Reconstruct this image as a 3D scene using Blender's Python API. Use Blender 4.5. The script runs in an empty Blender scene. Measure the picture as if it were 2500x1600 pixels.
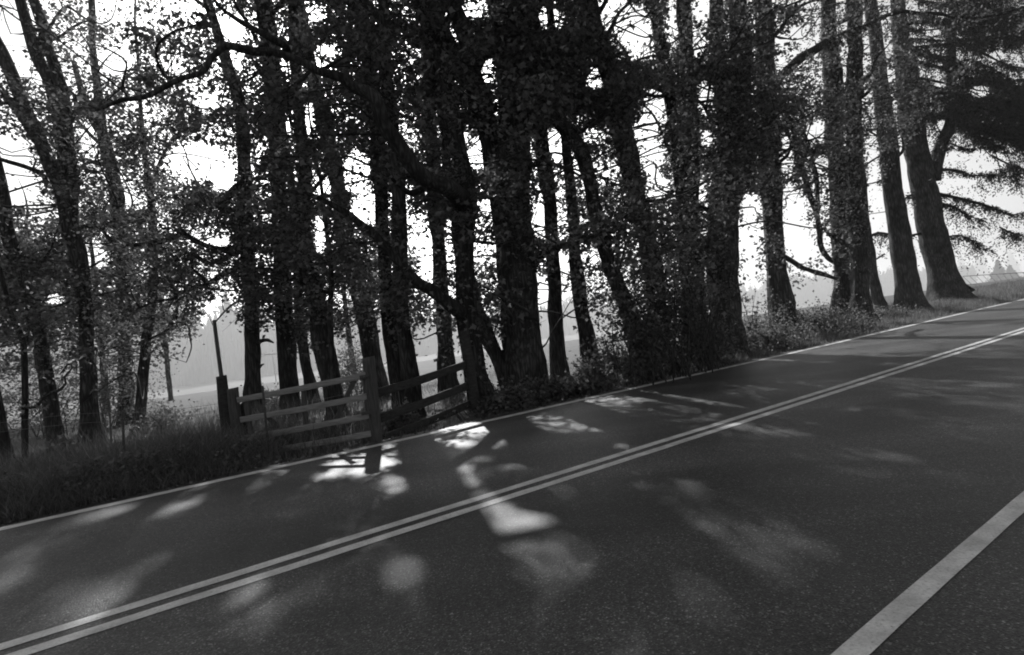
import bpy, math, random
import numpy as np
from mathutils import Matrix, Vector

random.seed(7)
RNG = np.random.default_rng(7)
SC = bpy.context.scene
COL = SC.collection

# ------------------------------------------------------------------ camera, sky, sun, exposure
F = 1458.0                      # focal length in photo pixels (21 mm on 36 mm, 2500 px wide)
EYE = 1.55
ROLL = math.radians(6.54)
CA, SA = math.cos(ROLL), math.sin(ROLL)
THETA = math.radians(53.95)     # heading of the road, clockwise from straight ahead
RD = np.array([math.sin(THETA), math.cos(THETA)])      # along the road
RN = np.array([-math.cos(THETA), math.sin(THETA)])     # across it, away from the camera

cam_data = bpy.data.cameras.new("camera")
cam_data.sensor_width = 36.0
cam_data.lens = 21.0
cam_data.clip_start = 0.05
cam_data.clip_end = 6000
cam = bpy.data.objects.new("camera", cam_data)
COL.objects.link(cam)
cam.matrix_world = Matrix(((CA, SA, 0, 0), (0, 0, -1, 0), (-SA, CA, 0, EYE), (0, 0, 0, 1)))
SC.camera = cam

SUN_AZ, SUN_EL = math.radians(-11.0), math.radians(30.0)
SUN = np.array([math.sin(SUN_AZ) * math.cos(SUN_EL), math.cos(SUN_AZ) * math.cos(SUN_EL), math.sin(SUN_EL)])
world = bpy.data.worlds.new("World")
SC.world = world
world.use_nodes = True
wn, wl = world.node_tree.nodes, world.node_tree.links
bg = wn["Background"]
sky = wn.new("ShaderNodeTexSky")
sky.sky_type = 'NISHITA'
sky.sun_disc = False
sky.sun_elevation = SUN_EL
sky.sun_rotation = SUN_AZ
sky.air_density = 1.0
sky.dust_density = 3.0
bw = wn.new("ShaderNodeRGBToBW")          # black-and-white film
wl.new(sky.outputs[0], bw.inputs[0])
wl.new(bw.outputs[0], bg.inputs[0])
bg.inputs[1].default_value = 0.116

sl = bpy.data.lights.new("sun", 'SUN')
sl.energy = 4.6
sl.angle = math.radians(1.0)
sl.color = (1.0, 1.0, 1.0)
so = bpy.data.objects.new("sun", sl)
COL.objects.link(so)
so.rotation_euler = Vector(-Vector(SUN)).to_track_quat('-Z', 'Y').to_euler()

SC.view_settings.view_transform = 'Standard'
SC.view_settings.look = 'None'
SC.view_settings.gamma = 1.0
SC.view_settings.use_curve_mapping = False
SC.view_settings.exposure = 0.35
HAZE = 0.0007
cy = SC.cycles
cy.use_denoising = True
try:
    cy.denoiser = 'OPENIMAGEDENOISE'
    cy.denoising_input_passes = 'RGB_ALBEDO_NORMAL'
except Exception:
    pass
cy.max_bounces = 5
cy.diffuse_bounces = 3
cy.glossy_bounces = 2
cy.transmission_bounces = 3
cy.transparent_max_bounces = 4
cy.volume_bounces = 0
cy.filter_width = 1.9           # the lens and film are a little soft

# ------------------------------------------------------------------ helpers
def ray(px, py):
    dx, dy = px - 1250.0, 800.0 - py
    return (dx * CA + dy * SA) / F, (-dx * SA + dy * CA) / F

def at(px, py, y):                       # world point seen at that place at distance y
    u, v = ray(px, py)
    return np.array([u * y, y, EYE + v * y])

def on_ground(px, py, h=0.0):
    u, v = ray(px, py)
    y = (h - EYE) / v
    return np.array([u * y, y, h])

def road_pt(s, p, h=0.0):
    q = RD * s + RN * p
    return np.array([q[0], q[1], h])

def project(P):                          # world -> photo pixels
    y = np.maximum(P[:, 1], 0.01)
    u, v = P[:, 0] / y * F, (P[:, 2] - EYE) / y * F
    return 1250 + u * CA - v * SA, 800 - (u * SA + v * CA)

def ss(a, b, x):
    t = np.clip((x - a) / (b - a), 0, 1)
    return t * t * (3 - 2 * t)

_T = np.random.default_rng(3).random((64, 64, 64)).astype(np.float32)
def noise3(P):
    P = np.asarray(P, dtype=np.float64)
    i = np.floor(P).astype(int)
    f = P - i
    f = f * f * (3 - 2 * f)
    i0, i1 = i & 63, (i + 1) & 63
    r = 0
    for a in (0, 1):
        for b in (0, 1):
            for c in (0, 1):
                ix = (i1 if a else i0)[..., 0]
                iy = (i1 if b else i0)[..., 1]
                iz = (i1 if c else i0)[..., 2]
                w = (f[..., 0] if a else 1 - f[..., 0]) * (f[..., 1] if b else 1 - f[..., 1]) * (f[..., 2] if c else 1 - f[..., 2])
                r = r + w * _T[ix, iy, iz]
    return r

def fbm(P, o=3):
    r, a, t = 0, 1.0, 0
    P = np.asarray(P, dtype=np.float64)
    for k in range(o):
        r = r + a * noise3(P * 2 ** k + 17.3 * k)
        t += a
        a *= 0.5
    return r / t

def mesh(name, V, Fc):
    V = np.asarray(V, dtype=np.float32).reshape(-1, 3)
    Fc = np.asarray(Fc, dtype=np.int32)
    k = Fc.shape[1]
    m = bpy.data.meshes.new(name)
    m.vertices.add(len(V))
    m.vertices.foreach_set("co", V.ravel())
    m.loops.add(Fc.size)
    m.loops.foreach_set("vertex_index", Fc.ravel())
    m.polygons.add(len(Fc))
    m.polygons.foreach_set("loop_start", np.arange(0, Fc.size, k, dtype=np.int32))
    m.update(calc_edges=True)
    return m

def link(name, m, mat, parent=None, smooth=False, **props):
    o = bpy.data.objects.new(name, m)
    COL.objects.link(o)
    if mat is not None:
        m.materials.append(mat)
    if smooth:
        m.shade_smooth()
    if parent is not None:
        o.parent = parent
        o.matrix_parent_inverse = parent.matrix_basis.inverted()
    for k, v in props.items():
        o[k] = v
    return o

def root(name, loc, label, cat, group=None):
    o = bpy.data.objects.new(name, None)
    COL.objects.link(o)
    o.location = Vector([float(c) for c in loc])
    o.empty_display_size = 0.3
    o["label"] = label
    o["category"] = cat
    if group:
        o["group"] = group
    return o

def smooth_path(P, R, step):
    """Catmull-Rom through P (n,3) with radii R, about one sample per step metres."""
    P, R = np.asarray(P, float), np.asarray(R, float)
    Q = np.vstack([2 * P[0] - P[1], P, 2 * P[-1] - P[-2]])
    out, rad = [], []
    for i in range(len(P) - 1):
        n = max(1, int(np.ceil(np.linalg.norm(P[i + 1] - P[i]) / step)))
        p0, p1, p2, p3 = Q[i], Q[i + 1], Q[i + 2], Q[i + 3]
        for j in range(n):
            t = j / n
            out.append(0.5 * ((2 * p1) + (-p0 + p2) * t + (2 * p0 - 5 * p1 + 4 * p2 - p3) * t * t + (-p0 + 3 * p1 - 3 * p2 + p3) * t ** 3))
            rad.append(R[i] * (1 - t) + R[i + 1] * t)
    out.append(P[-1]); rad.append(R[-1])
    return np.array(out), np.array(rad)

def tube(P, R, sides, rough=0.0, seed=0.0, flare=0.0, cap=True):
    """ring mesh round a path; rough = relative size of bark ridges and lumps"""
    P, R = np.asarray(P, float), np.asarray(R, float)
    n = len(P)
    T = np.gradient(P, axis=0) if n > 2 else np.repeat((P[-1] - P[0])[None], n, 0)
    T /= np.linalg.norm(T, axis=1)[:, None] + 1e-9
    ref = np.array([0.31, 0.95, 0.05]) if abs(T[0][2]) > 0.5 else np.array([0.05, 0.1, 1.0])
    A = np.cross(T, ref); A /= np.linalg.norm(A, axis=1)[:, None] + 1e-9
    B = np.cross(T, A)
    ang = np.linspace(0, 2 * math.pi, sides, endpoint=False)
    c, s = np.cos(ang), np.sin(ang)
    rr = np.repeat(R[:, None], sides, 1)
    if rough > 0:
        L = np.concatenate([[0], np.cumsum(np.linalg.norm(np.diff(P, axis=0), axis=1))])
        k = 3.0
        q = np.stack([np.repeat((c * k)[None], n, 0) + seed, np.repeat((s * k)[None], n, 0), np.repeat((L * 0.9)[:, None], sides, 1)], -1)
        q2 = np.stack([np.repeat((c * 1.1)[None], n, 0) + seed + 9, np.repeat((s * 1.1)[None], n, 0), np.repeat((L * 1.7)[:, None], sides, 1)], -1)
        rr = rr * (1 + rough * (fbm(q, 2) - 0.5) * 1.6 + rough * (noise3(q2) - 0.5) * 1.6)
        if flare > 0:                    # buttressed foot: P[0] is the foot
            lob = 0.5 + 0.5 * np.cos(ang * 4 + seed)
            rr = rr * (1 + flare * np.exp(-L / 0.35)[:, None] * (0.35 + lob[None]))
    V = P[:, None, :] + rr[..., None] * (c[None, :, None] * A[:, None, :] + s[None, :, None] * B[:, None, :])
    V = V.reshape(-1, 3)
    i = np.arange(n - 1)[:, None] * sides
    j = np.arange(sides)[None]
    j2 = (j + 1) % sides
    Fq = np.stack([i + j, i + j2, i + sides + j2, i + sides + j], -1).reshape(-1, 4)
    tri = np.vstack([Fq[:, [0, 1, 2]], Fq[:, [0, 2, 3]]])
    if cap:
        V = np.vstack([V, P[0], P[-1]])
        a, b = len(V) - 2, len(V) - 1
        jj = np.arange(sides)
        tri = np.vstack([tri, np.stack([np.full(sides, a), (jj + 1) % sides, jj], -1),
                         np.stack([np.full(sides, b), (n - 1) * sides + jj, (n - 1) * sides + (jj + 1) % sides], -1)])
    return V, tri

class Bag:
    """collects triangles for ONE mesh object"""
    def __init__(self):
        self.V, self.F, self.n = [], [], 0
    def add(self, V, T):
        self.V.append(V); self.F.append(T + self.n); self.n += len(V)
    def make(self, name, mat, parent=None, smooth=False, **props):
        if not self.V:
            return None
        return link(name, mesh(name, np.vstack(self.V), np.vstack(self.F)), mat, parent, smooth, **props)

def box_between(a, b, w, h, taper=1.0, bend=0.0, up=(0, 0, 1), seg=4, seed=0.0):
    """sawn timber from a to b: w across, h along up; a few sections so it can sag and wander"""
    a, b, up = np.asarray(a, float), np.asarray(b, float), np.asarray(up, float)
    d = b - a; L = np.linalg.norm(d); d /= L
    x = np.cross(d, up); x /= np.linalg.norm(x)
    z = np.cross(x, d)
    V = []
    c = 0.18
    prof = [(-1, -1 + c), (-1 + c, -1), (1 - c, -1), (1, -1 + c), (1, 1 - c), (1 - c, 1), (-1 + c, 1), (-1, 1 - c)]
    for i in range(seg + 1):
        t = i / seg
        k = 1 + (taper - 1) * t
        off = -bend * math.sin(math.pi * t)
        for j, (p, q) in enumerate(prof):
            jit = 0.05 * math.sin(seed * 7 + i * 2.3 + j * 1.1)
            V.append(a + d * L * t + x * (p * w / 2 * k * (1 + jit)) + z * (q * h / 2 * k * (1 + jit) + off))
    V = np.array(V)
    T = []
    m = 8
    for i in range(seg):
        for j in range(m):
            p, q = i * m + j, i * m + (j + 1) % m
            T += [(p, q, q + m), (p, q + m, p + m)]
    for j in range(1, m - 1):
        T.append((0, j + 1, j)); T.append((seg * m, seg * m + j, seg * m + j + 1))
    return V, np.array(T)

# ------------------------------------------------------------------ materials
def mat_new(name):
    m = bpy.data.materials.new(name)
    m.use_nodes = True
    nt = m.node_tree
    return m, nt, nt.nodes, nt.links, nt.nodes["Principled BSDF"]

def grey(v):
    return (v, v, v, 1)

def ramp(n, stops):
    r = n.new("ShaderNodeValToRGB")
    e = r.color_ramp.elements
    e[0].position, e[0].color = stops[0][0], grey(stops[0][1])
    e[1].position, e[1].color = stops[-1][0], grey(stops[-1][1])
    for p, v in stops[1:-1]:
        x = e.new(p); x.color = grey(v)
    return r

def noise_mat(name, lo, hi, scale, rough=0.9, stretch=(1, 1, 1), bump=0.3, detail=6, dist=0.03, spec=0.2, coord='Object'):
    m, nt, n, l, b = mat_new(name)
    tc = n.new("ShaderNodeTexCoord")
    mp = n.new("ShaderNodeMapping"); mp.inputs["Scale"].default_value = stretch
    l.new(tc.outputs[coord], mp.inputs[0])
    nz = n.new("ShaderNodeTexNoise"); nz.inputs["Scale"].default_value = scale; nz.inputs["Detail"].default_value = detail
    nz.inputs["Roughness"].default_value = 0.65
    l.new(mp.outputs[0], nz.inputs[0])
    r = ramp(n, [(0.3, lo), (0.72, hi)])
    l.new(nz.outputs[0], r.inputs[0]); l.new(r.outputs[0], b.inputs["Base Color"])
    b.inputs["Roughness"].default_value = rough
    b.inputs["Specular IOR Level"].default_value = spec
    bp = n.new("ShaderNodeBump"); bp.inputs["Strength"].default_value = bump; bp.inputs["Distance"].default_value = dist
    l.new(nz.outputs[0], bp.inputs["Height"]); l.new(bp.outputs[0], b.inputs["Normal"])
    return m

def leaf_mat(name, lo, hi, trans=0.35, rough=0.6):
    m, nt, n, l, b = mat_new(name)
    g = n.new("ShaderNodeNewGeometry")
    r = ramp(n, [(0.0, lo), (1.0, hi)])
    l.new(g.outputs["Random Per Island"], r.inputs[0])
    l.new(r.outputs[0], b.inputs["Base Color"])
    b.inputs["Roughness"].default_value = rough
    b.inputs["Specular IOR Level"].default_value = 0.25
    t = n.new("ShaderNodeBsdfTranslucent")
    l.new(r.outputs[0], t.inputs[0])
    mx = n.new("ShaderNodeMixShader"); mx.inputs[0].default_value = trans
    l.new(b.outputs[0], mx.inputs[1]); l.new(t.outputs[0], mx.inputs[2])
    l.new(mx.outputs[0], n["Material Output"].inputs[0])
    return m

def bark_mat(name, lo, hi):
    m, nt, n, l, b = mat_new(name)
    tc = n.new("ShaderNodeTexCoord")
    mp = n.new("ShaderNodeMapping"); mp.inputs["Scale"].default_value = (14, 14, 2.2)
    l.new(tc.outputs["Object"], mp.inputs[0])
    v = n.new("ShaderNodeTexVoronoi"); v.feature = 'DISTANCE_TO_EDGE'; v.inputs["Scale"].default_value = 1.0
    nz = n.new("ShaderNodeTexNoise"); nz.inputs["Scale"].default_value = 1.2; nz.inputs["Detail"].default_value = 7; nz.inputs["Roughness"].default_value = 0.7
    wob = n.new("ShaderNodeMixRGB"); wob.blend_type = 'ADD'; wob.inputs[0].default_value = 0.9
    l.new(mp.outputs[0], nz.inputs[0]); l.new(mp.outputs[0], wob.inputs[1]); l.new(nz.outputs[1], wob.inputs[2]); l.new(wob.outputs[0], v.inputs[0])
    n2 = n.new("ShaderNodeTexNoise"); n2.inputs["Scale"].default_value = 2.3; n2.inputs["Detail"].default_value = 5
    l.new(tc.outputs["Object"], n2.inputs[0])
    ad = n.new("ShaderNodeMath"); ad.operation = 'MULTIPLY_ADD'; ad.inputs[1].default_value = 1.3
    l.new(v.outputs["Distance"], ad.inputs[0]); l.new(nz.outputs[0], ad.inputs[2])
    r = ramp(n, [(0.35, lo * 0.5), (0.6, lo), (1.0, hi)])
    l.new(ad.outputs[0], r.inputs[0])
    r2 = ramp(n, [(0.35, 0.55), (0.65, 1.25)])
    l.new(n2.outputs[0], r2.inputs[0])
    mu = n.new("ShaderNodeMixRGB"); mu.blend_type = 'MULTIPLY'; mu.inputs[0].default_value = 1
    l.new(r.outputs[0], mu.inputs[1]); l.new(r2.outputs[0], mu.inputs[2]); l.new(mu.outputs[0], b.inputs["Base Color"])
    b.inputs["Roughness"].default_value = 0.92
    b.inputs["Specular IOR Level"].default_value = 0.15
    bp = n.new("ShaderNodeBump"); bp.inputs["Strength"].default_value = 0.9; bp.inputs["Distance"].default_value = 0.035
    l.new(ad.outputs[0], bp.inputs["Height"]); l.new(bp.outputs[0], b.inputs["Normal"])
    return m

M_LEAF = leaf_mat("maple_leaf", 0.045, 0.22, 0.45)
M_LEAFP = leaf_mat("pale_leaf", 0.07, 0.2, 0.5)
M_NEEDLE = leaf_mat("needles", 0.03, 0.06, 0.1, 0.7)
M_GRASS = leaf_mat("grass_blade", 0.05, 0.2, 0.35, 0.6)
M_DRY = leaf_mat("dry_grass_blade", 0.16, 0.36, 0.35, 0.7)
M_LITTER = leaf_mat("dead_leaf", 0.05, 0.2, 0.1, 0.8)
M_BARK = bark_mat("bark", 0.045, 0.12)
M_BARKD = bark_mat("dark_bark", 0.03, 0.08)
M_TWIG = noise_mat("twig_bark", 0.03, 0.07, 9, bump=0.1)
M_WOOD = noise_mat("weathered_wood", 0.035, 0.12, 3.0, stretch=(14, 14, 1.2), bump=0.5, dist=0.01)
M_RAIL = noise_mat("weathered_rail", 0.15, 0.34, 3.0, stretch=(1.4, 1.4, 16), bump=0.5, dist=0.01)
M_DWOOD = noise_mat("dark_old_wood", 0.02, 0.065, 4.0, stretch=(2, 2, 6), bump=0.5, dist=0.01)
M_STEEL = noise_mat("rusty_steel", 0.03, 0.08, 30, rough=0.6, bump=0.1, spec=0.4)
M_WIRE = noise_mat("wire_steel", 0.1, 0.2, 60, rough=0.5, bump=0.0, spec=0.5)
M_SOIL = noise_mat("verge_soil", 0.03, 0.1, 7, bump=0.8, dist=0.05)
M_FIELD = noise_mat("mown_field", 0.03, 0.07, 0.35, bump=0.2, dist=0.05)
M_WHITE = noise_mat("sunlit_line_white", 0.7, 0.85, 4, bump=0.05)  # near-white colour carries the brightness of the sunlit field line

def asphalt():
    m, nt, n, l, b = mat_new("asphalt")
    tc = n.new("ShaderNodeTexCoord")
    big = n.new("ShaderNodeTexNoise"); big.inputs["Scale"].default_value = 0.55; big.inputs["Detail"].default_value = 4
    mp = n.new("ShaderNodeMapping")
    mp.inputs["Rotation"].default_value = (0, 0, -(math.pi / 2 - THETA)); mp.inputs["Scale"].default_value = (0.25, 1.6, 1)
    l.new(tc.outputs["Object"], mp.inputs[0]); l.new(mp.outputs[0], big.inputs[0])
    g1 = n.new("ShaderNodeTexVoronoi"); g1.inputs["Scale"].default_value = 110
    g2 = n.new("ShaderNodeTexNoise"); g2.inputs["Scale"].default_value = 130; g2.inputs["Detail"].default_value = 3
    g3 = n.new("ShaderNodeTexNoise"); g3.inputs["Scale"].default_value = 28; g3.inputs["Detail"].default_value = 4
    for g in (g1, g2, g3):
        l.new(tc.outputs["Object"], g.inputs[0])
    r = ramp(n, [(0.0, 0.014), (0.45, 0.04), (0.78, 0.085), (1.0, 0.32)])
    l.new(g1.outputs["Color"], r.inputs[0])
    rb = ramp(n, [(0.3, 0.5), (0.5, 0.92), (0.7, 1.5)])
    l.new(big.outputs[0], rb.inputs[0])
    rc = ramp(n, [(0.3, 0.66), (0.7, 1.34)])
    l.new(g3.outputs[0], rc.inputs[0])
    m1 = n.new("ShaderNodeMixRGB"); m1.blend_type = 'MULTIPLY'; m1.inputs[0].default_value = 1
    m2 = n.new("ShaderNodeMixRGB"); m2.blend_type = 'MULTIPLY'; m2.inputs[0].default_value = 1
    l.new(r.outputs[0], m1.inputs[1]); l.new(rb.outputs[0], m1.inputs[2])
    l.new(m1.outputs[0], m2.inputs[1]); l.new(rc.outputs[0], m2.inputs[2])
    # tyre-polished tracks run along the road; hair cracks wander across it
    sx = n.new("ShaderNodeSeparateXYZ"); mr = n.new("ShaderNodeMapping")
    mr.inputs["Rotation"].default_value = (0, 0, -(math.pi / 2 - THETA))
    l.new(tc.outputs["Object"], mr.inputs[0]); l.new(mr.outputs[0], sx.inputs[0])
    wv = n.new("ShaderNodeMath"); wv.operation = 'MULTIPLY'; wv.inputs[1].default_value = 2 * math.pi / 1.85
    sn = n.new("ShaderNodeMath"); sn.operation = 'SINE'
    l.new(sx.outputs[1], wv.inputs[0]); l.new(wv.outputs[0], sn.inputs[0])
    rt_ = n.new("ShaderNodeMapRange"); rt_.inputs[1].default_value = -1; rt_.inputs[2].default_value = 1
    rt_.inputs[3].default_value = 0.86; rt_.inputs[4].default_value = 1.14
    l.new(sn.outputs[0], rt_.inputs[0])
    cv = n.new("ShaderNodeTexVoronoi"); cv.feature = 'DISTANCE_TO_EDGE'; cv.inputs["Scale"].default_value = 0.33
    cw = n.new("ShaderNodeTexNoise"); cw.inputs["Scale"].default_value = 2.2; cw.inputs["Detail"].default_value = 6
    ca = n.new("ShaderNodeMixRGB"); ca.blend_type = 'ADD'; ca.inputs[0].default_value = 0.9
    l.new(tc.outputs["Object"], cw.inputs[0]); l.new(tc.outputs["Object"], ca.inputs[1]); l.new(cw.outputs[1], ca.inputs[2]); l.new(ca.outputs[0], cv.inputs[0])
    rk = ramp(n, [(0.0, 0.45), (0.004, 1.0)])
    l.new(cv.outputs["Distance"], rk.inputs[0])
    m3 = n.new("ShaderNodeMixRGB"); m3.blend_type = 'MULTIPLY'; m3.inputs[0].default_value = 1
    m4 = n.new("ShaderNodeMixRGB"); m4.blend_type = 'MULTIPLY'; m4.inputs[0].default_value = 0.8
    l.new(m2.outputs[0], m3.inputs[1]); l.new(rt_.outputs[0], m3.inputs[2])
    l.new(m3.outputs[0], m4.inputs[1]); l.new(rk.outputs[0], m4.inputs[2])
    l.new(m4.outputs[0], b.inputs["Base Color"])
    b.inputs["Roughness"].default_value = 0.55
    b.inputs["Specular IOR Level"].default_value = 0.5
    ad = n.new("ShaderNodeMath"); ad.operation = 'ADD'
    l.new(g1.outputs["Distance"], ad.inputs[0]); l.new(g2.outputs[0], ad.inputs[1])
    bp = n.new("ShaderNodeBump"); bp.inputs["Strength"].default_value = 0.55; bp.inputs["Distance"].default_value = 0.004
    l.new(ad.outputs[0], bp.inputs["Height"]); l.new(bp.outputs[0], b.inputs["Normal"])
    return m
M_ASPHALT = asphalt()

def paint():
    m, nt, n, l, b = mat_new("road_paint")
    tc = n.new("ShaderNodeTexCoord")
    g = n.new("ShaderNodeTexNoise"); g.inputs["Scale"].default_value = 60; g.inputs["Detail"].default_value = 5; g.inputs["Roughness"].default_value = 0.75
    g2 = n.new("ShaderNodeTexNoise"); g2.inputs["Scale"].default_value = 5; g2.inputs["Detail"].default_value = 4
    v = n.new("ShaderNodeTexVoronoi"); v.inputs["Scale"].default_value = 75
    for x in (g, g2, v):
        l.new(tc.outputs["Object"], x.inputs[0])
    r = ramp(n, [(0.30, 0.2), (0.40, 0.62), (0.7, 0.85)])
    l.new(g.outputs[0], r.inputs[0])
    r2 = ramp(n, [(0.3, 0.68), (0.65, 1.1)])
    l.new(g2.outputs[0], r2.inputs[0])
    mu = n.new("ShaderNodeMixRGB"); mu.blend_type = 'MULTIPLY'; mu.inputs[0].default_value = 1
    l.new(r.outputs[0], mu.inputs[1]); l.new(r2.outputs[0], mu.inputs[2]); l.new(mu.outputs[0], b.inputs["Base Color"])
    b.inputs["Roughness"].default_value = 0.6
    bp = n.new("ShaderNodeBump"); bp.inputs["Strength"].default_value = 0.6; bp.inputs["Distance"].default_value = 0.004
    l.new(v.outputs["Distance"], bp.inputs["Height"]); l.new(bp.outputs[0], b.inputs["Normal"])
    return m
M_PAINT = paint()

# ------------------------------------------------------------------ ground, road, markings
ROAD_FAR = 8.98
def ground_h(s, p):
    far = -0.22 * ss(8.9, 11.0, p) + 0.05 * (fbm(np.stack([s * 0.8, p * 0.8, p * 0 + 4], -1), 3) - 0.5) * ss(8.9, 9.4, p)
    mound = (0.1 * ss(6, 14, s) + 0.32 * ss(26, 38, s) + 0.25 * ss(38, 50, s)) * ss(9.1, 11.8, p) * (1 - ss(13.5, 19, p))
    drop = -7.5 * ss(22, 240, p) - 0.35 * ss(14, 24, p) - 10 * ss(200, 420, p)
    near = 0.02 * ss(1.2, 0.6, p) * 0
    return far + mound + drop + near - 0.03 * ss(8.8, 9.0, p)

def xy_sp(X, Y):
    return X * RD[0] + Y * RD[1], X * RN[0] + Y * RN[1]

def h_at(X, Y):
    s, p = xy_sp(np.asarray(X, float), np.asarray(Y, float))
    return ground_h(s, p)

sv = np.concatenate([[-3000, -1500, -700, -350, -180, -90, -50], np.arange(-34, 62, 0.4), [66, 72, 80, 95, 120, 160, 220, 320, 500, 900, 1700, 3000]])
pv = np.concatenate([[-300, -60, -10, 0, 8.6], np.arange(8.8, 16, 0.2), np.arange(16, 30, 0.8), [32, 36, 42, 50, 60, 75, 95, 120, 150, 190, 240, 300, 400, 600, 1000, 1800, 3200]])
S, Pp = np.meshgrid(sv, pv, indexing='ij')
H = ground_h(S, Pp) - 0.012 * (Pp < 8.85)
V = np.stack([S * RD[0] + Pp * RN[0], S * RD[1] + Pp * RN[1], H], -1).reshape(-1, 3)
ni, nj = len(sv), len(pv)
I, J = np.meshgrid(np.arange(ni - 1), np.arange(nj - 1), indexing='ij')
A = (I * nj + J).ravel()
Q = np.stack([A, A + nj, A + nj + 1, A + 1], -1)
pm = (pv[:-1][J.ravel()] + pv[1:][J.ravel()]) / 2
link("ground", mesh("ground", V, Q[pm < 17]), M_SOIL, smooth=True, kind="structure")
link("field", mesh("field", V, Q[pm >= 17]), M_FIELD, smooth=True, kind="structure")

def strip(name, p0, p1, h, mat, wob=0.0, s0=-40, s1=400, step=0.125, seed=0.0, parent=None, drift=(0.0, 0.0), wob2=None, freq=2.3):
    s = np.concatenate([np.arange(s0, 60, step), np.linspace(60, s1, 40)])
    w0 = wob * (fbm(np.stack([s * freq + seed, s * 0, s * 0], -1), 4) - 0.5) * 2 + drift[0] * ss(12, 38, s)
    w1 = (wob if wob2 is None else wob2) * (fbm(np.stack([s * freq + seed + 50, s * 0, s * 0], -1), 4) - 0.5) * 2 + drift[1] * ss(12, 38, s)
    a = np.stack([s * RD[0] + (p0 + w0) * RN[0], s * RD[1] + (p0 + w0) * RN[1], s * 0 + h], -1)
    b = np.stack([s * RD[0] + (p1 + w1) * RN[0], s * RD[1] + (p1 + w1) * RN[1], s * 0 + h], -1)
    n = len(s)
    i = np.arange(n - 1)
    return link(name, mesh(name, np.vstack([a, b]), np.stack([i, i + 1, i + 1 + n, i + n], -1)), mat, parent, kind="structure")

strip("road", -1.4, ROAD_FAR, 0.0, M_ASPHALT, wob=0.0, wob2=0.14, drift=(0, 0.62), freq=1.7)
strip("edge_line", 1.253, 1.365, 0.004, M_PAINT, wob=0.005, seed=1, freq=2)
strip("edge_line", 8.58, 8.76, 0.004, M_PAINT, wob=0.012, seed=2, drift=(0.55, 0.55))
strip("centre_line", 4.51, 4.63, 0.004, M_PAINT, wob=0.009, seed=3, drift=(0.08, 0.08), freq=2.5)
strip("centre_line", 4.735, 4.855, 0.004, M_PAINT, wob=0.009, seed=4, drift=(0.08, 0.08), freq=2.5)

# ------------------------------------------------------------------ where the sky and the sun get through
SKY_HOLES = [(20,60,42,62),(35,135,36,40),(25,375,48,48),(50,455,45,40),(215,335,18,34),(292,155,45,22),(345,46,12,10),(562,72,30,30),
    (578,142,15,32),(525,176,15,15),(505,248,24,20),(425,165,26,20),(480,392,62,46),(545,425,28,42),(312,482,22,15),(230,622,26,34),
    (530,592,30,12),(770,30,22,18),(800,125,30,16),(690,160,18,18),(780,165,30,18),(872,420,36,52),(890,500,28,42),
    (782,570,14,46),(790,452,20,24),(700,306,14,14),(752,292,12,34),(1062,165,9,45),(1112,60,9,46),(1158,22,34,22),(1190,175,16,34),
    (1212,262,10,18),(1168,372,26,40),(1130,335,14,20),(1000,466,13,13),(1190,505,16,22),(1045,650,24,28),(1095,632,10,26),
    (1340,45,40,28),(1452,192,20,26),(1500,30,40,52),(1545,62,42,52),(1562,112,30,26),(1642,45,14,62),(1716,22,20,26),(1706,112,18,28),
    (1720,242,16,42),(1726,342,14,22),(1602,262,40,42),(1578,322,30,40),(1592,385,30,40),(1602,452,28,30),(1357,342,22,34),(1397,402,26,26),
    (1452,332,26,16),(1712,472,12,26),(1832,505,20,36),(1822,572,30,40),(1836,645,16,34),(1322,522,16,42),(1372,642,22,26),(1345,700,24,30),
    (1465,625,26,16),(1900,96,26,14),(1948,80,22,13),(1905,152,16,16),(1948,142,20,14),(1992,322,26,26),(1922,372,15,54),(2007,402,16,20),
    (1930,500,28,48),(1950,600,36,40),(2170,185,10,13),(2166,132,9,8),(2112,232,12,18),(2132,385,14,62),(2132,475,18,42),(2128,640,14,20),
    (2300,305,18,16),(2290,205,16,9),(2277,76,24,10),(2432,135,26,13),(2392,222,26,15),(2405,392,58,28),(2332,382,42,14),(2455,492,62,16),
    (2352,442,44,10),(2242,545,13,26),(535,830,48,95),(490,930,66,46),(660,900,22,50),(1045,850,22,40),(1368,800,40,90),(1370,880,34,40),
    (935,830,9,70),(1120,830,9,40),(1520,850,30,24),(905,905,10,30),(130,730,20,14),(1320,770,16,80),(760,140,20,12)]
HX = np.array(SKY_HOLES, float)

def in_holes(px, py, P):
    """0..1: how strongly a leaf at that place would close one of the openings between the crowns"""
    wob = 1 + 2.2 * (fbm(P * 2.1, 3) - 0.5)
    r = np.full(len(px), 9.0)
    for cx, cyy, rx, ry in HX:
        d = ((px - cx) / rx) ** 2 + ((py - cyy) / ry) ** 2
        np.minimum(r, d, out=r)
    return r * wob

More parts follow.
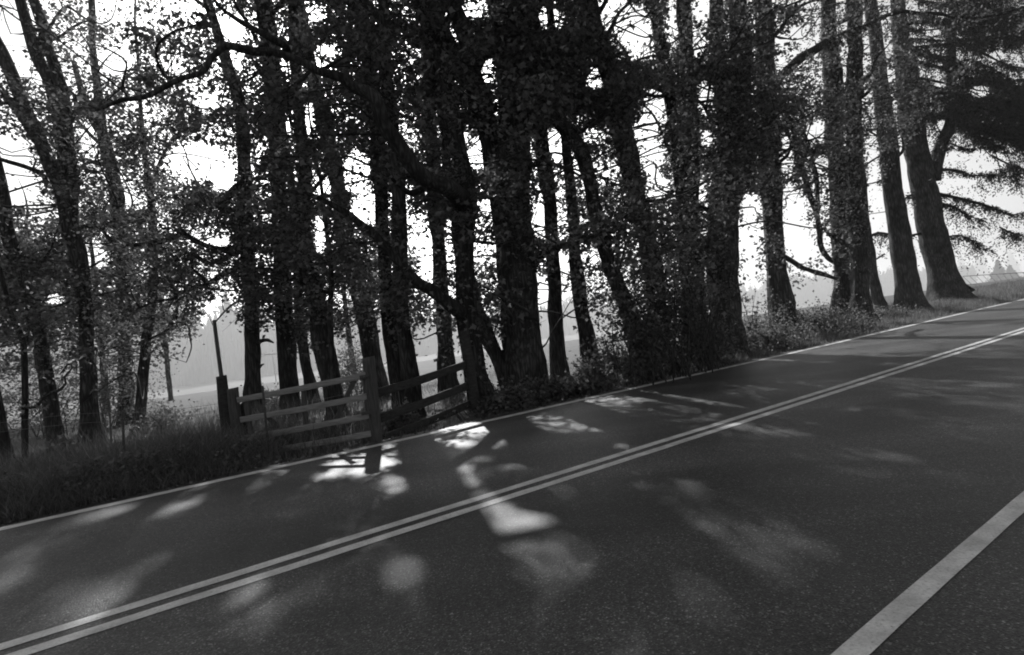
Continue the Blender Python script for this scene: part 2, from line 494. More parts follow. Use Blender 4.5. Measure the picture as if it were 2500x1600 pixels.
SUN_PATCHES = [(865,1130,85,14,1),(715,1252,50,14,.9),(1140,1155,30,22,.9),(985,1190,28,13,.8),(1252,1150,38,14,.5),(1125,1082,50,10,.6),
    (1285,1300,88,46,1),(1340,1360,70,40,.9),(1410,1440,60,50,.8),(1450,1560,70,46,.8),(1725,1450,84,44,.9),(455,1362,80,26,.75),(30,1365,50,34,.85),
    (175,1450,60,36,.8),(620,1520,80,36,.7),(330,1240,90,12,.6),(150,1330,80,14,.5),(700,1200,50,8,.5),(1180,1120,40,8,.5),(1560,1090,60,8,.4),(1400,1190,70,10,.4),(2000,1230,70,10,.4),(1900,940,60,5,.6),(900,1500,60,32,.6),(1010,1392,50,22,.7),(585,1200,50,10,.6),(1950,1045,75,10,.7),(2070,1000,60,8,.6),
    (1790,985,70,8,.6),(2230,1115,60,12,.7),(2300,1160,80,14,.6),(1950,748,100,26,.9),(2170,792,120,16,.9),(2300,752,120,14,.9),(625,1032,40,16,.9),(820,1052,55,14,.85),(640,1100,40,12,.7),(1065,1040,60,12,.85),(1165,985,30,8,.7),(1410,925,60,10,.7),(2380,775,160,7,1),(2360,803,190,9,1),(2060,862,70,6,.8),(2160,872,80,5,.8),
    (1560,930,60,5,.5),(380,1250,60,12,.5),(330,1590,80,30,.5),(1960,1350,40,12,.4),(2150,845,40,4,.6)]

def sun_lit(P):
    """does the sun ray through P land in one of the light patches on the road? (chance 0..1)"""
    t = P[:, 2] / SUN[2]
    G = P - SUN[None] * t[:, None]
    px, py = project(np.stack([G[:, 0], G[:, 1], G[:, 2] * 0], -1))
    w = np.zeros(len(P))
    ok = (G[:, 1] > 1.5)
    G2 = G * np.array([1, 1, 0])
    nz = np.maximum(0.15, 1 + 5.0 * (fbm(G2 * np.array([2.6, 1.5, 1]) + 31, 3) - 0.5))
    brk = ss(0.38, 0.58, fbm(G2 * np.array([4.5, 2.4, 1]) + 7, 3))
    for cx, cyy, rx, ry, k in SUN_PATCHES:
        d = ((px - cx) / rx) ** 2 + ((py - cyy) / ry) ** 2
        w = np.maximum(w, k * (1 - ss(0.35, 1.7, d * nz)) * ok)
    w = w * (0.35 + 0.65 * brk)
    faint = 0.25 * ss(0.56, 0.7, fbm(G2 * 0.85 + 63, 2)) * ok * (G[:, 1] < 12)
    return np.maximum(1 - (1 - w) ** 3.6, faint)

# leaf outlines: 6 points, 4 triangles, folded along the midrib
LEAF = np.array([(0, 0, 0), (-.5, .36, .1), (-.2, .52, .03), (0, 1, -.05), (.2, .52, .03), (.5, .36, .1)], float)
LEAF_T = np.array([(0, 2, 1), (0, 3, 2), (0, 4, 3), (0, 5, 4)])
KITE = np.array([(0, 0, 0), (-.38, .5, .06), (0, 1, -.04), (.38, .5, .06)], float)
KITE_T = np.array([(0, 2, 1), (0, 3, 2)])
NEED = np.array([(0, 0, 0), (-.12, .5, 0), (0, 1, 0), (.12, .5, 0)], float)
NEED_T = np.array([(0, 3, 1), (1, 3, 2)])

def leaves_mesh(C, size, N=None, droop=0.35, shape=LEAF, tris=LEAF_T, axis=None):
    n = len(C)
    if N is None:
        N = RNG.normal(size=(n, 3)); N[:, 2] = np.abs(N[:, 2]) + 0.35
    N /= np.linalg.norm(N, axis=1)[:, None]
    D = RNG.normal(size=(n, 3)) if axis is None else axis + RNG.normal(size=(n, 3)) * 0.35
    D[:, 2] -= droop
    D -= N * (D * N).sum(1)[:, None]
    D /= np.linalg.norm(D, axis=1)[:, None] + 1e-9
    X = np.cross(D, N)
    V = C[:, None] + size[:, None, None] * (shape[None, :, 0, None] * X[:, None] + shape[None, :, 1, None] * D[:, None] + shape[None, :, 2, None] * N[:, None])
    k = len(shape)
    T = tris[None] + (np.arange(n) * k)[:, None, None]
    return V.reshape(-1, 3), T.reshape(-1, 3)

# ------------------------------------------------------------------ trees
def ylow(px):                       # how far down the leaves hang, along the row (photo pixels)
    return np.interp(px, [-400, 0, 250, 380, 440, 600, 640, 760, 900, 1010, 1100, 1190, 1290, 1330, 1430, 1500, 1600, 1800, 1850, 1900, 2000, 2090, 2150, 2300, 2600],
                     [1010, 1010, 985, 950, 860, 770, 800, 840, 800, 850, 840, 880, 900, 740, 770, 850, 900, 880, 760, 700, 690, 620, 420, 230, 120])
def dens(px):
    return np.interp(px, [-400, 0, 330, 600, 700, 1000, 1250, 1450, 1750, 1850, 2050, 2200, 2500, 2900],
                     [0.8, 0.54, 0.54, 0.6, 0.68, 0.64, 0.64, 0.76, 0.95, 0.72, 0.7, 0.8, 0.6, 0.8])

N_LEAVES = 0
def build_tree(name, label, y, pts, limbs=(), mat=None, bark=None, crown=(2.6, 120, 19.0), auto=5, ivy=0, cat="tree", top=19.0, leaf=(0.07, 0.15), flare=0.5,
               extra_stems=(), sparse=1.0, base_gap=2.0, per=62, group=None, dy_up=0.0, front=0.62, shade=()):
    """pts: (px, py, width px) from the top down to the foot. limbs: (list of (px,py,w), depth change at the tip)"""
    global N_LEAVES
    mat = mat or M_LEAF
    bark = bark or M_BARK
    def world(poly, y0, y1):
        n = len(poly)
        out, rad = [], []
        for i, (px, py, w) in enumerate(poly):
            yy = y0 + (y1 - y0) * (i / max(1, n - 1)) ** (0.5 if n < 16 else 0.22)
            P = at(px, py, yy)
            out.append(P)
            az = math.atan2(P[0], P[1])
            rad.append(w * yy / F / 2 * math.cos(az) ** 0.6)
        return np.array(out), np.array(rad)
    down = list(reversed(pts))
    P, R = world(down, y, y + dy_up)
    foot = P[0].copy()
    g = float(h_at(foot[0], foot[1]))
    foot[2] = min(foot[2], g)
    rt = root(name, (foot[0], foot[1], g), label, cat, group)
    ang = P[0] - P[1]; ang /= np.linalg.norm(ang)
    k = max(0.25, (P[0][2] - (g - 0.25)) / max(0.2, -ang[2]))
    P = np.vstack([P[0] + ang * k, P]); R = np.concatenate([[R[0] * 1.05], R])
    if P[-1][2] < top:               # the part of the stem above the picture
        d = P[-1] - P[-3]; d /= np.linalg.norm(d); d = d * 0.5 + np.array([0, 0, 0.5]); d /= np.linalg.norm(d)
        L = (top - P[-1][2]) / d[2]
        b, rb = P[-1], R[-1]
        for t in (0.35, 0.7, 1.0):
            P = np.vstack([P, b + d * L * t + np.array([RNG.normal() * 0.25, RNG.normal() * 0.25, 0]) * t])
            R = np.append(R, rb * (1 - 0.85 * t))
    Ps, Rs = smooth_path(P, R, 0.22)
    sides = 20 if R[1] > 0.12 else 12
    sd = float(RNG.random() * 50)
    V, T = tube(Ps, Rs, sides, 0.12 if name == 'fir_tree' else 0.28, sd, flare)
    link("trunk", mesh("trunk", V, T), bark, rt, True)
    nodes, nr = [Ps[::3]], [Rs[::3]]
    for poly in extra_stems:
        dy = 0.0
        if isinstance(poly, tuple) and isinstance(poly[1], (int, float)):
            poly, dy = poly
        Q, r = world(list(reversed(poly)), y, y + dy)
        if Q[-1][2] < top - 2 and poly[0][1] <= 10:
            d = Q[-1] - Q[-2]; d /= np.linalg.norm(d); d = d * 0.5 + np.array([0, 0, 0.5]); d /= np.linalg.norm(d)
            L = (top - 1 - Q[-1][2]) / d[2]
            Q = np.vstack([Q, Q[-1] + d * L * 0.5, Q[-1] + d * L]); r = np.concatenate([r, [r[-1] * 0.6, r[-1] * 0.15]])
        Qs, rs = smooth_path(Q, r, 0.22)
        V, T = tube(Qs, rs, 14, 0.22, sd + 5)
        link("stem", mesh("stem", V, T), bark, rt, True)
        nodes.append(Qs[::3]); nr.append(rs[::3])
    for poly, dy in limbs:
        Q, r = world(poly, y, y + dy)
        Qs, rs = smooth_path(Q, r, 0.12)
        wob = (fbm(Qs * 2.2 + sd, 2) - 0.5)[:, None] * np.array([0.05, 0.1, 0.09]) * ss(0, 6, np.arange(len(Qs)))[:, None]
        V, T = tube(Qs + wob, rs, 9, 0.3, sd + 11)
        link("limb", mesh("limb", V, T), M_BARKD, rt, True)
        nodes.append(Qs[::3]); nr.append(rs[::3])
    hts = Ps[:, 2]
    for i in range(auto):            # further limbs, grown from the stem
        h0 = RNG.uniform(0.28, 0.85) * min(top, hts.max())
        j = int(np.argmin(np.abs(hts - h0)))
        b = Ps[j]; a = RNG.uniform(0, 2 * math.pi)
        L = RNG.uniform(1.6, 3.6) * crown[0] / 2.6
        n = 8
        d = np.array([math.cos(a), math.sin(a), 0.35 + 0.5 * RNG.random()]); q = [b]
        for t in range(n):
            d = d + RNG.normal(size=3) * 0.3; d[2] += 0.03; d /= np.linalg.norm(d)
            q.append(q[-1] + d * L / n)
        r0 = min(Rs[j] * 0.45, 0.10) * RNG.uniform(0.6, 1)
        Qs, rs = smooth_path(np.array(q), np.linspace(r0, 0.012, n + 1), 0.18)
        if sun_lit(Qs).max() > 0.6:
            continue
        V, T = tube(Qs, rs, 7, 0.25, sd + i)
        link("limb", mesh("limb", V, T), bark, rt, True)
        nodes.append(Qs[::2]); nr.append(rs[::2])
    ND, NR = np.vstack(nodes), np.concatenate(nr)
    # leaf clusters spread through the crown, thinned where the sky shows
    rad, nclu, htop = crown
    nclu = int(nclu * 3.1)
    if nclu:
        ok = ND[:, 2] > base_gap
        cand = ND[ok] if ok.any() else ND
        wgt = np.where(cand[:, 2] < 9.5, 1.0, 0.22) * np.where(cand[:, 2] < 3.2, 0.8, 1.0)
        pick = cand[RNG.choice(len(cand), nclu, p=wgt / wgt.sum())]
        C = pick + RNG.normal(size=(nclu, 3)) * np.array([rad * 0.52, rad * 0.52, 0.7])
        C = C[C[:, 2] < htop + 2]
        px, py = project(C)
        keep = (py < ylow(px) + RNG.normal(size=len(C)) * 22) & (RNG.random(len(C)) < dens(px) * sparse) & (C[:, 1] > y * front) & (C[:, 2] > 0.5)
        keep &= ~((in_holes(px, py, C) < 1.3) & (RNG.random(len(C)) < 0.85))
        keep &= fbm(C * 0.7, 2) > 0.41
        C = C[keep]
        for gx, gy, rx, ry, m in shade:      # extra sprays in the part of the crown that shades this stretch of road
            G = np.array([on_ground(gx + RNG.uniform(-rx, rx), gy + RNG.uniform(-ry, ry)) for _ in range(m)])
            yy = y + RNG.normal(size=m) * 0.8
            C = np.vstack([C, G + SUN[None] * ((yy - G[:, 1]) / SUN[1])[:, None]])
        if len(C):
            n = RNG.integers(int(per * 0.5), int(per * 1.5), len(C))
            idx = np.repeat(np.arange(len(C)), n)
            sz = RNG.uniform(0.26, 0.72, len(C))[idx]
            off = RNG.normal(size=(len(idx), 3)) * sz[:, None] * np.array([0.62, 0.62, 0.33])
            off[:, 2] -= 0.25 * (off[:, 0] ** 2 + off[:, 1] ** 2)
            Lc = C[idx] + off
            px, py = project(Lc)
            hz = in_holes(px, py, Lc)
            w = sun_lit(Lc)
            k2 = ~((hz < 1.25) & (RNG.random(len(Lc)) < 0.93)) & (RNG.random(len(Lc)) > w * 1.0)
            k2 &= (py < ylow(px) + 45)
            Lc = Lc[k2]
            s = RNG.uniform(leaf[0], leaf[1], len(Lc))
            V, T = leaves_mesh(Lc, s) if y < 15.2 else leaves_mesh(Lc, s, shape=KITE, tris=KITE_T)
            N_LEAVES += len(Lc)
            link("crown", mesh("crown", V, T), mat, rt, False, kind="stuff")
            # twigs that carry the clusters
            bag = Bag()
            for c in C[(RNG.random(len(C)) < 0.42) & (sun_lit(C) < 0.4) & ((in_holes(*project(C), C) > 1.0) | (RNG.random(len(C)) < 0.3))]:
                below = ND[:, 2] < c[2] + 0.3
                if not below.any():
                    continue
                dd = np.linalg.norm(ND[below] - c, axis=1)
                j = np.argmin(dd)
                if dd[j] > 4.5 or dd[j] < 0.25:
                    continue
                a = ND[below][j]
                m1 = a * 0.66 + c * 0.34 + RNG.normal(size=3) * 0.14 * dd[j] ** 0.7
                m2 = a * 0.3 + c * 0.7 + RNG.normal(size=3) * 0.12 * dd[j] ** 0.7
                e = c + (c - m2) * 0.5 + RNG.normal(size=3) * 0.12
                r0 = min(0.012 + 0.007 * dd[j], NR[below][j] * 0.8)
                if sun_lit(np.array([a * .5 + m1 * .5, m1, (m1 + m2) / 2, m2, e])).max() > 0.5:
                    continue
                qs, rs = smooth_path([a, m1, m2, c, e], [r0, r0 * 0.8, r0 * 0.6, r0 * 0.42, 0.003], 0.35)
                bag.add(*tube(qs, rs, 4, cap=False))
                for _ in range(2):
                    e2 = c + RNG.normal(size=3) * 0.35
                    m3 = (m2 + e2) / 2 + RNG.normal(size=3) * 0.06
                    bag.add(*tube(np.array([m2, m3, e2]), np.array([r0 * 0.5, r0 * 0.35, 0.003]), 3, cap=False))
            bag.make("twigs", M_TWIG, rt, False, kind="stuff")
    if ivy:
        j = RNG.integers(0, len(Ps), ivy)
        a = RNG.uniform(0, 2 * math.pi, ivy)
        nrm = np.stack([np.cos(a), np.sin(a), RNG.normal(size=ivy) * 0.25], -1)
        c = Ps[j] + nrm * (Rs[j] * RNG.uniform(0.95, 1.25, ivy))[:, None]
        c[:, 2] += RNG.uniform(-0.15, 0.15, ivy)
        k = (fbm(c * 1.3, 2) > 0.47) & (c[:, 2] > -0.1)
        c, nrm = c[k], nrm[k]
        V, T = leaves_mesh(c, RNG.uniform(0.05, 0.11, len(c)), nrm + RNG.normal(size=nrm.shape) * 0.4, droop=1.0)
        link("ivy", mesh("ivy", V, T), mat, rt, False, kind="stuff")
    return rt

CR = (2.7, 190, 19.0)
#TREES
build_tree("maple_tree", "dark trunk at the far left rising from tall grass, forked side limb halfway up", 17.0,
    [(-35,300,34),(-12,400,36),(11,500,36),(21,571,35),(46,643,34),(64,696,33),(82,750,33),(96,821,34),(111,911,36),(125,1000,38),(134,1048,44)],
    limbs=[([(70,690,9),(96,650,8),(118,618,6),(134,575,4),(150,530,2)],0.4), ([(55,670,8),(30,640,7),(5,610,5),(-20,560,4)],-0.3)], crown=(2.4,120,17))
build_tree("young_tree", "slender crooked tree with a looping low limb, in front of the leftmost big trunk", 15.0,
    [(-8,640,7),(0,655,9),(14,714,11),(32,779,12),(54,825,14),(60,893,15),(62,964,15),(62,1055,17)],
    limbs=[([(61,996,8),(89,993,9),(111,968,8),(143,954,7),(161,936,5),(157,921,5),(175,900,4),(168,889,4),(146,914,2.5)],-0.5),
           ([(60,850,7),(68,814,8),(64,760,7),(64,714,5),(50,660,3)],0.2)], crown=(1.4,24,7), auto=1, top=6.5, flare=0.2, sparse=.8, bark=M_BARKD)
build_tree("maple_tree", "leaning trunk cut by the left edge of the picture just above the grass", 14.5,
    [(-120,500,24),(-80,680,26),(-40,850,26),(-12,960,26),(8,1062,28)], crown=(2.2,70,15), auto=3)
build_tree("maple_tree", "tall trunk in the left group that forks into three stems at mid height", 17.5,
    [(45,-20,24),(70,70,26),(93,143,30),(130,220,34),(155,320,40),(163,400,46),(168,460,58),(168,535,44),(189,607,40),(200,696,39),(211,786,38),(214,893,39),(221,1018,44),(224,1050,50)],
    extra_stems=[[(78,-20,24),(106,64,28),(113,100,28),(140,180,30),(158,260,30),(166,350,30),(168,420,30)],
                 [(-60,-10,30),(0,120,34),(36,200,34),(71,286,35),(104,357,35),(136,430,36),(160,500,36)],
                 [(-30,180,14),(0,215,17),(30,255,18),(60,300,18),(85,340,18)]],
    limbs=[([(112,440,12),(104,430,12),(70,412,12),(35,398,12),(0,388,11),(-40,375,9)],-0.6), ([(210,650,7),(222,652,6),(250,638,5),(275,645,3)],-.3)], crown=(2.8,210,19), auto=6)
build_tree("maple_tree", "grey hazy trunk with a narrow fork, behind and right of the three-stemmed tree", 25.0,
    [(222,-20,14),(228,130,16),(240,220,20),(246,300,26),(261,364,28),(275,418,30),(286,500,31),(293,560,32),(298,643,32),(300,750,33),(304,850,34),(308,985,38)],
    extra_stems=[[(180,150,12),(196,210,15),(214,268,20),(244,320,22)]], crown=(3.0,170,22), auto=7, mat=M_LEAFP, top=22)
build_tree("maple_tree", "thin trunk tilting to the right near the open gap of pale field", 20.0,
    [(330,60,6),(340,180,8),(343,250,9),(348,321,11),(357,411,15),(368,482,18),(373,560,20),(375,607,21),(375,679,21),(371,750,22),(357,839,24),(350,929,26),(344,1014,28),(342,1040,34)],
    limbs=[([(371,470,10),(380,420,9),(405,370,8),(440,320,6),(480,280,4)],-.6), ([(360,830,7),(400,812,6),(427,785,7),(434,750,7),(432,700,6),(452,650,5),(470,618,3)],-.8),
           ([(427,785,5),(458,796,5),(466,850,4),(455,885,2)],-1.2)], crown=(2.6,150,16), auto=5, mat=M_LEAFP, top=17)
build_tree("maple_tree", "gnarled trunk behind the gate posts, crooked limbs reaching left over the field gap", 18.0,
    [(500,-20,22),(525,60,24),(550,143,26),(585,260,28),(597,400,30),(600,520,32),(608,640,34),(616,750,36),(616,870,36),(620,985,40),(622,1000,44)],
    limbs=[([(608,440,18),(578,457,17),(557,475,14),(532,496,12),(514,493,10),(493,482,7),(470,488,4)],-1.0),
           ([(625,561,18),(607,586,16),(571,604,15),(518,604,14),(479,589,13),(446,571,12),(411,586,11),(375,595,11),(314,598,11),(271,586,9),(246,564,8),(233,548,4)],-2.0),
           ([(612,607,13),(557,625,12),(511,643,12),(475,621,10),(450,618,8),(425,640,5)],-1.4),
           ([(610,652,16),(557,664,15),(504,695,13),(450,711,9),(421,732,8),(389,736,6),(340,752,4),(320,775,2)],-1.6),
           ([(504,697,8),(488,670,8),(470,650,6),(474,620,4)],-1.4),
           ([(628,842,12),(636,834,11),(652,832,9),(668,838,3)],-.3), ([(628,905,9),(637,893,6),(645,889,2)],-.2),
           ([(600,732,7),(570,742,6),(540,770,4),(520,795,3)],-.6)], crown=(2.8,230,18), auto=5)
build_tree("fir_tree", "broad straight dark trunk just behind the left half of the wooden gate", 18.0,
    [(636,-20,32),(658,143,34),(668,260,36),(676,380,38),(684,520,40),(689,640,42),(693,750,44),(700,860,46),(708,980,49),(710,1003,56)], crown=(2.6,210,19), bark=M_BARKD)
build_tree("maple_tree", "slim trunk close behind the right side of the broad straight trunk at the gate", 19.5,
    [(690,300,16),(712,480,20),(724,643,22),(731,750,24),(741,857,26),(758,939,28),(770,1000,32)], crown=(2.4,130,19))
build_tree("maple_tree", "thick trunk seen through the middle of the gate, leaning left at the top", 16.2,
    [(712,-20,24),(717,70,25),(729,250,27),(743,393,30),(740,536,38),(752,643,43),(775,750,46),(791,857,50),(808,946,44),(820,1008,52)],
    limbs=[([(770,700,9),(799,714,8),(830,690,5)],-.5), ([(748,690,13),(727,686,13),(690,668,12),(666,661,11),(620,657,9),(590,650,5)],-1.2)], crown=(2.6,200,19))
build_tree("young_tree", "thin pale sapling standing between the two thick trunks above the gate", 15.0,
    [(762,330,6),(775,400,7),(786,464,9),(788,500,9),(799,571,11),(809,679,12),(806,786,14),(812,880,14),(818,980,15)], crown=(1.5,40,9), auto=2, top=9, flare=.2, sparse=.6,
    limbs=[([(800,640,6),(760,610,5),(745,590,3)],-.3)])
build_tree("maple_tree", "trunk leaning left across the bright opening, foot beside the gate hinge post", 20.5,
    [(722,-20,30),(745,90,32),(775,230,34),(809,375,36),(820,429,36),(831,482,37),(841,550,38),(854,607,40),(868,679,44),(895,786,46),(906,857,44),(922,930,44),(934,992,50)], crown=(2.6,200,19),
    shade=[(900,1210,90,45,26),(880,1450,80,90,22)])
build_tree("maple_tree", "left of the close pair of straight trunks behind the rail fence", 16.5,
    [(880,-20,28),(885,50,29),(898,110,29),(905,180,30),(915,260,31),(925,350,32),(928,429,32),(933,550,32),(945,714,34),(960,857,36),(975,960,40),(979,985,44)], crown=(2.6,210,19), bark=M_BARKD,
    shade=[(920,1225,95,60,46),(1020,1290,60,40,16),(1210,1190,60,14,12)])
build_tree("maple_tree", "right of the close pair of straight trunks behind the rail fence", 13.8,
    [(935,-20,26),(940,150,28),(960,330,32),(970,430,34),(975,550,36),(979,714,36),(993,857,38),(1006,960,42),(1010,985,46)], crown=(2.6,200,19))
build_tree("maple_tree", "straight grey trunk framed by the upper rails between the paired trunks and the fence end", 17.0,
    [(1030,-20,26),(1038,36,27),(1045,214,28),(1055,400,32),(1068,560,34),(1075,680,35),(1084,821,38),(1093,929,44),(1100,968,50)], crown=(2.6,180,19), shade=[(1310,1090,70,22,14),(1230,1115,60,12,8)])
build_tree("maple_tree", "old spreading tree at the fence end, long black limbs arching left", 12.6,
    [(1010,-20,18),(1060,110,22),(1098,250,28),(1120,380,40),(1134,482,52),(1130,560,54),(1135,650,50),(1140,750,50),(1150,850,52),(1165,930,58),(1180,1012,74)],
    extra_stems=[[(1074,60,20),(1077,96,26),(1083,143,28),(1096,200,28),(1112,290,28),(1130,400,30)]],
    limbs=[([(1138,500,48),(1102,465,42),(1049,446,40),(1006,411,38),(970,357,38),(934,304,36),(913,243,33),(863,214,27),(834,189,24),(781,175,22),(727,146,20),(674,129,19),(620,125,22),(585,118,22),(550,114,18),(518,143,15),(493,178,14),(429,200,13),(357,236,13),(304,243,12),(250,264,10),(229,271,5)],-3.6),
           ([(759,170,9),(742,190,9),(720,207,8),(681,232,7),(656,257,5),(630,290,3)],-1.8), ([(780,172,8),(810,158,8),(834,143,6),(870,125,4)],-1.5),
           ([(700,140,20),(702,114,18),(663,93,17),(620,71,15),(580,50,12),(540,20,8),(510,-20,6)],-1.8),
           ([(429,200,10),(400,180,8),(380,120,7),(420,80,6),(480,60,4)],-2.6), ([(318,240,7),(300,210,6),(310,150,5),(250,115,4),(215,110,2)],-2.7),
           ([(1140,775,34),(1100,740,34),(1056,712,30),(1030,698,27),(995,661,26),(950,612,22),(906,568,18),(852,525,16),(809,500,14),(763,479,11),(731,473,9),(690,465,6)],-1.6),
           ([(1060,450,20),(1000,470,16),(960,440,12),(900,400,9)],-1.0)],
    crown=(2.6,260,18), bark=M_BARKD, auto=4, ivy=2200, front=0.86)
build_tree("maple_tree", "short leaning trunk just right of the fence end post", 14.0,
    [(1120,520,26),(1140,640,28),(1160,740,30),(1191,821,35),(1222,890,38),(1250,965,50)], crown=(2.2,110,15), auto=3, ivy=600)
build_tree("maple_tree", "long trunk slanting from the top edge down into the big central tree", 14.6,
    [(1085,-20,36),(1097,0,36),(1115,36,38),(1140,107,39),(1154,179,40),(1177,250,44),(1190,310,46),(1205,400,46),(1222,520,44),(1236,640,44),(1246,800,44),(1256,960,50)],
    extra_stems=[[(1048,-20,28),(1070,36,32),(1098,107,34),(1130,170,34),(1160,230,30)]],
    limbs=[([(1162,190,9),(1175,165,9),(1190,140,8),(1225,128,6),(1260,118,4)],-.5)], crown=(2.6,190,19))
build_tree("maple_tree", "massive central trunk with a dark fork, the thickest behind the road's middle stretch", 14.0,
    [(1252,-20,42),(1262,100,44),(1268,220,46),(1262,330,60),(1252,430,86),(1262,600,80),(1270,750,83),(1277,860,90),(1288,950,104),(1292,978,122)],
    extra_stems=[[(1210,-20,34),(1222,100,38),(1235,200,40),(1232,280,42),(1240,350,46),(1246,430,50)]], crown=(2.8,280,19), ivy=1800, auto=6,
    limbs=[([(1300,650,22),(1330,615,18),(1370,600,14),(1420,590,10),(1470,565,6)],-.8), ([(1262,420,20),(1320,400,14),(1380,410,9),(1420,430,5)],-.6)])
build_tree("maple_tree", "half-hidden trunk close to the right side of the massive central trunk", 16.5,
    [(1300,-20,24),(1312,120,28),(1318,280,30),(1330,400,32),(1345,520,32),(1350,640,32),(1356,760,32),(1366,900,40)], crown=(2.6,150,19), sparse=.9)
build_tree("maple_tree", "small trunk with swollen foot standing against the pale field, right of the open gap", 16.2,
    [(1385,380,24),(1395,480,26),(1402,560,28),(1405,643,30),(1420,750,32),(1433,821,37),(1440,870,42),(1450,935,58)], crown=(2.4,150,17), auto=4, ivy=500)
build_tree("maple_tree", "curved trunk bending left under the leaves between the small trunk and the tall leaning one", 14.2,
    [(1300,120,26),(1320,220,30),(1358,286,32),(1400,339,34),(1424,375,34),(1440,440,35),(1455,520,36),(1480,620,37),(1515,710,38),(1545,790,40),(1565,870,42),(1582,945,48)], crown=(2.6,200,18), auto=4, ivy=800)
build_tree("maple_tree", "tall leaning trunk that crosses the bright sky from top to bottom, right of centre", 15.0,
    [(1425,-20,39),(1435,0,40),(1454,71,42),(1472,143,38),(1497,214,42),(1510,286,45),(1528,357,46),(1542,429,46),(1560,500,46),(1576,560,46),(1590,640,46),(1600,720,46),(1612,820,50),(1626,930,62)],
    crown=(2.6,170,19), ivy=1200, limbs=[([(1480,170,8),(1465,130,7),(1440,90,5),(1380,50,4),(1300,20,3)],-.5)])
build_tree("maple_tree", "left stem of the two slim trunks side by side under the bright top gap", 17.0,
    [(1592,-20,26),(1595,0,26),(1605,71,28),(1619,143,32),(1633,214,30),(1644,286,30),(1652,357,32),(1661,429,34),(1670,520,36),(1678,650,38),(1690,800,42),(1698,900,50)],
    crown=(2.4,130,18), ivy=900, limbs=[([(1625,235,9),(1600,236,8),(1570,232,7),(1540,240,4)],-.4),([(1640,385,8),(1615,320,7),(1590,275,6),(1560,250,4)],-.4)])
build_tree("maple_tree", "right stem of the two slim trunks side by side under the bright top gap", 17.6,
    [(1665,-20,32),(1667,0,32),(1672,71,35),(1677,143,32),(1683,214,34),(1686,286,33),(1690,357,35),(1688,446,36),(1690,560,38),(1700,700,42),(1710,890,50)], crown=(2.4,140,18), ivy=900,
    limbs=[([(1690,240,9),(1715,255,8),(1735,290,8),(1760,310,5)],-.4), ([(1692,170,10),(1715,140,11),(1735,108,10),(1745,70,8)],.2)])
build_tree("maple_tree", "double-stemmed giant with ivy at the road edge, where the shrubs are darkest", 18.0,
    [(1798,-20,44),(1805,60,48),(1808,130,50),(1800,250,60),(1788,400,88),(1770,500,78),(1765,620,74),(1770,750,78),(1778,850,92),(1782,885,110)],
    extra_stems=[[(1746,-20,32),(1748,0,34),(1751,107,36),(1762,214,42),(1772,321,46),(1778,430,50)]], crown=(2.8,280,19), ivy=3600, auto=6,
    limbs=[([(1775,560,16),(1740,520,14),(1700,500,10),(1660,480,6)],-.6)])
build_tree("maple_tree", "ivy-shaggy trunk with a great limb sweeping up to the right across the dark crowns", 22.0,
    [(1858,-20,40),(1864,60,43),(1867,100,45),(1875,250,48),(1880,400,50),(1886,520,48),(1893,620,45),(1902,700,52),(1912,770,66),(1918,815,80)],
    limbs=[([(1880,225,24),(1905,188,24),(1931,164,24),(1967,136,22),(2003,114,21),(2038,96,20),(2074,77,18),(2110,68,16),(2156,43,12),(2199,29,10),(2235,32,9),(2289,34,8),(2360,45,8),(2440,35,8),(2520,10,7)],2.0),
           ([(1915,628,13),(1960,654,12),(1996,668,11),(2045,682,9)],.5), ([(1884,420,9),(1905,395,8),(1925,375,7),(1930,340,5)],-.5)],
    crown=(2.8,220,20), ivy=3600, auto=5, sparse=.8)
build_tree("maple_tree", "left trunk of the joined pair with sinuous pale limbs curling up on its left", 25.5,
    [(2020,-20,36),(2026,100,42),(2035,214,48),(2037,321,47),(2046,429,46),(2051,536,44),(2055,614,42),(2056,703,44),(2060,790,52)],
    limbs=[([(2050,645,16),(2031,636,15),(2017,625,14),(2003,600,14),(2001,561,15),(1992,518,15),(1980,485,15),(1967,446,14),(1946,393,11),(1931,339,10),(1896,293,7),(1880,260,4)],-.4),
           ([(1985,500,11),(1964,429,11),(1953,375,10),(1924,286,9),(1903,214,6),(1900,190,3)],-.2), ([(1996,515,14),(1994,440,12),(1985,400,9),(1974,357,7),(1960,314,6)],0),
           ([(2045,580,10),(2031,579,11),(2010,556,10)],0), ([(1974,370,5),(1990,358,5),(2015,362,5),(2035,372,4)],0)],
    crown=(2.8,170,21), ivy=2600, auto=4, sparse=.7, top=21)
build_tree("maple_tree", "right trunk of the joined pair, thick and straight above the sunlit brambles", 24.5,
    [(2082,-20,34),(2087,143,36),(2085,250,38),(2087,357,40),(2089,464,40),(2091,520,42),(2097,614,46),(2099,686,48),(2103,757,52),(2106,785,62)],
    limbs=[([(2100,240,10),(2112,232,10),(2126,215,8),(2140,190,4)],0)], crown=(2.8,170,21), ivy=2600, auto=5, sparse=.7, top=21)
build_tree("tree_snag", "narrow slanting trunk half hidden behind the joined pair, above the verge", 30.0,
    [(2112,520,18),(2122,600,22),(2133,680,26),(2148,742,30)], crown=(2.0,30,12), auto=1, sparse=.4, top=12)
build_tree("fir_tree", "straight tapering fir trunk standing clear of the others on the grassy verge", 29.0,
    [(2120,-20,30),(2140,107,33),(2151,214,38),(2165,321,48),(2176,429,47),(2188,520,48),(2203,614,56),(2213,686,60),(2220,725,70),(2224,752,88)], crown=(2.0,60,20), auto=4, sparse=.5, top=24)
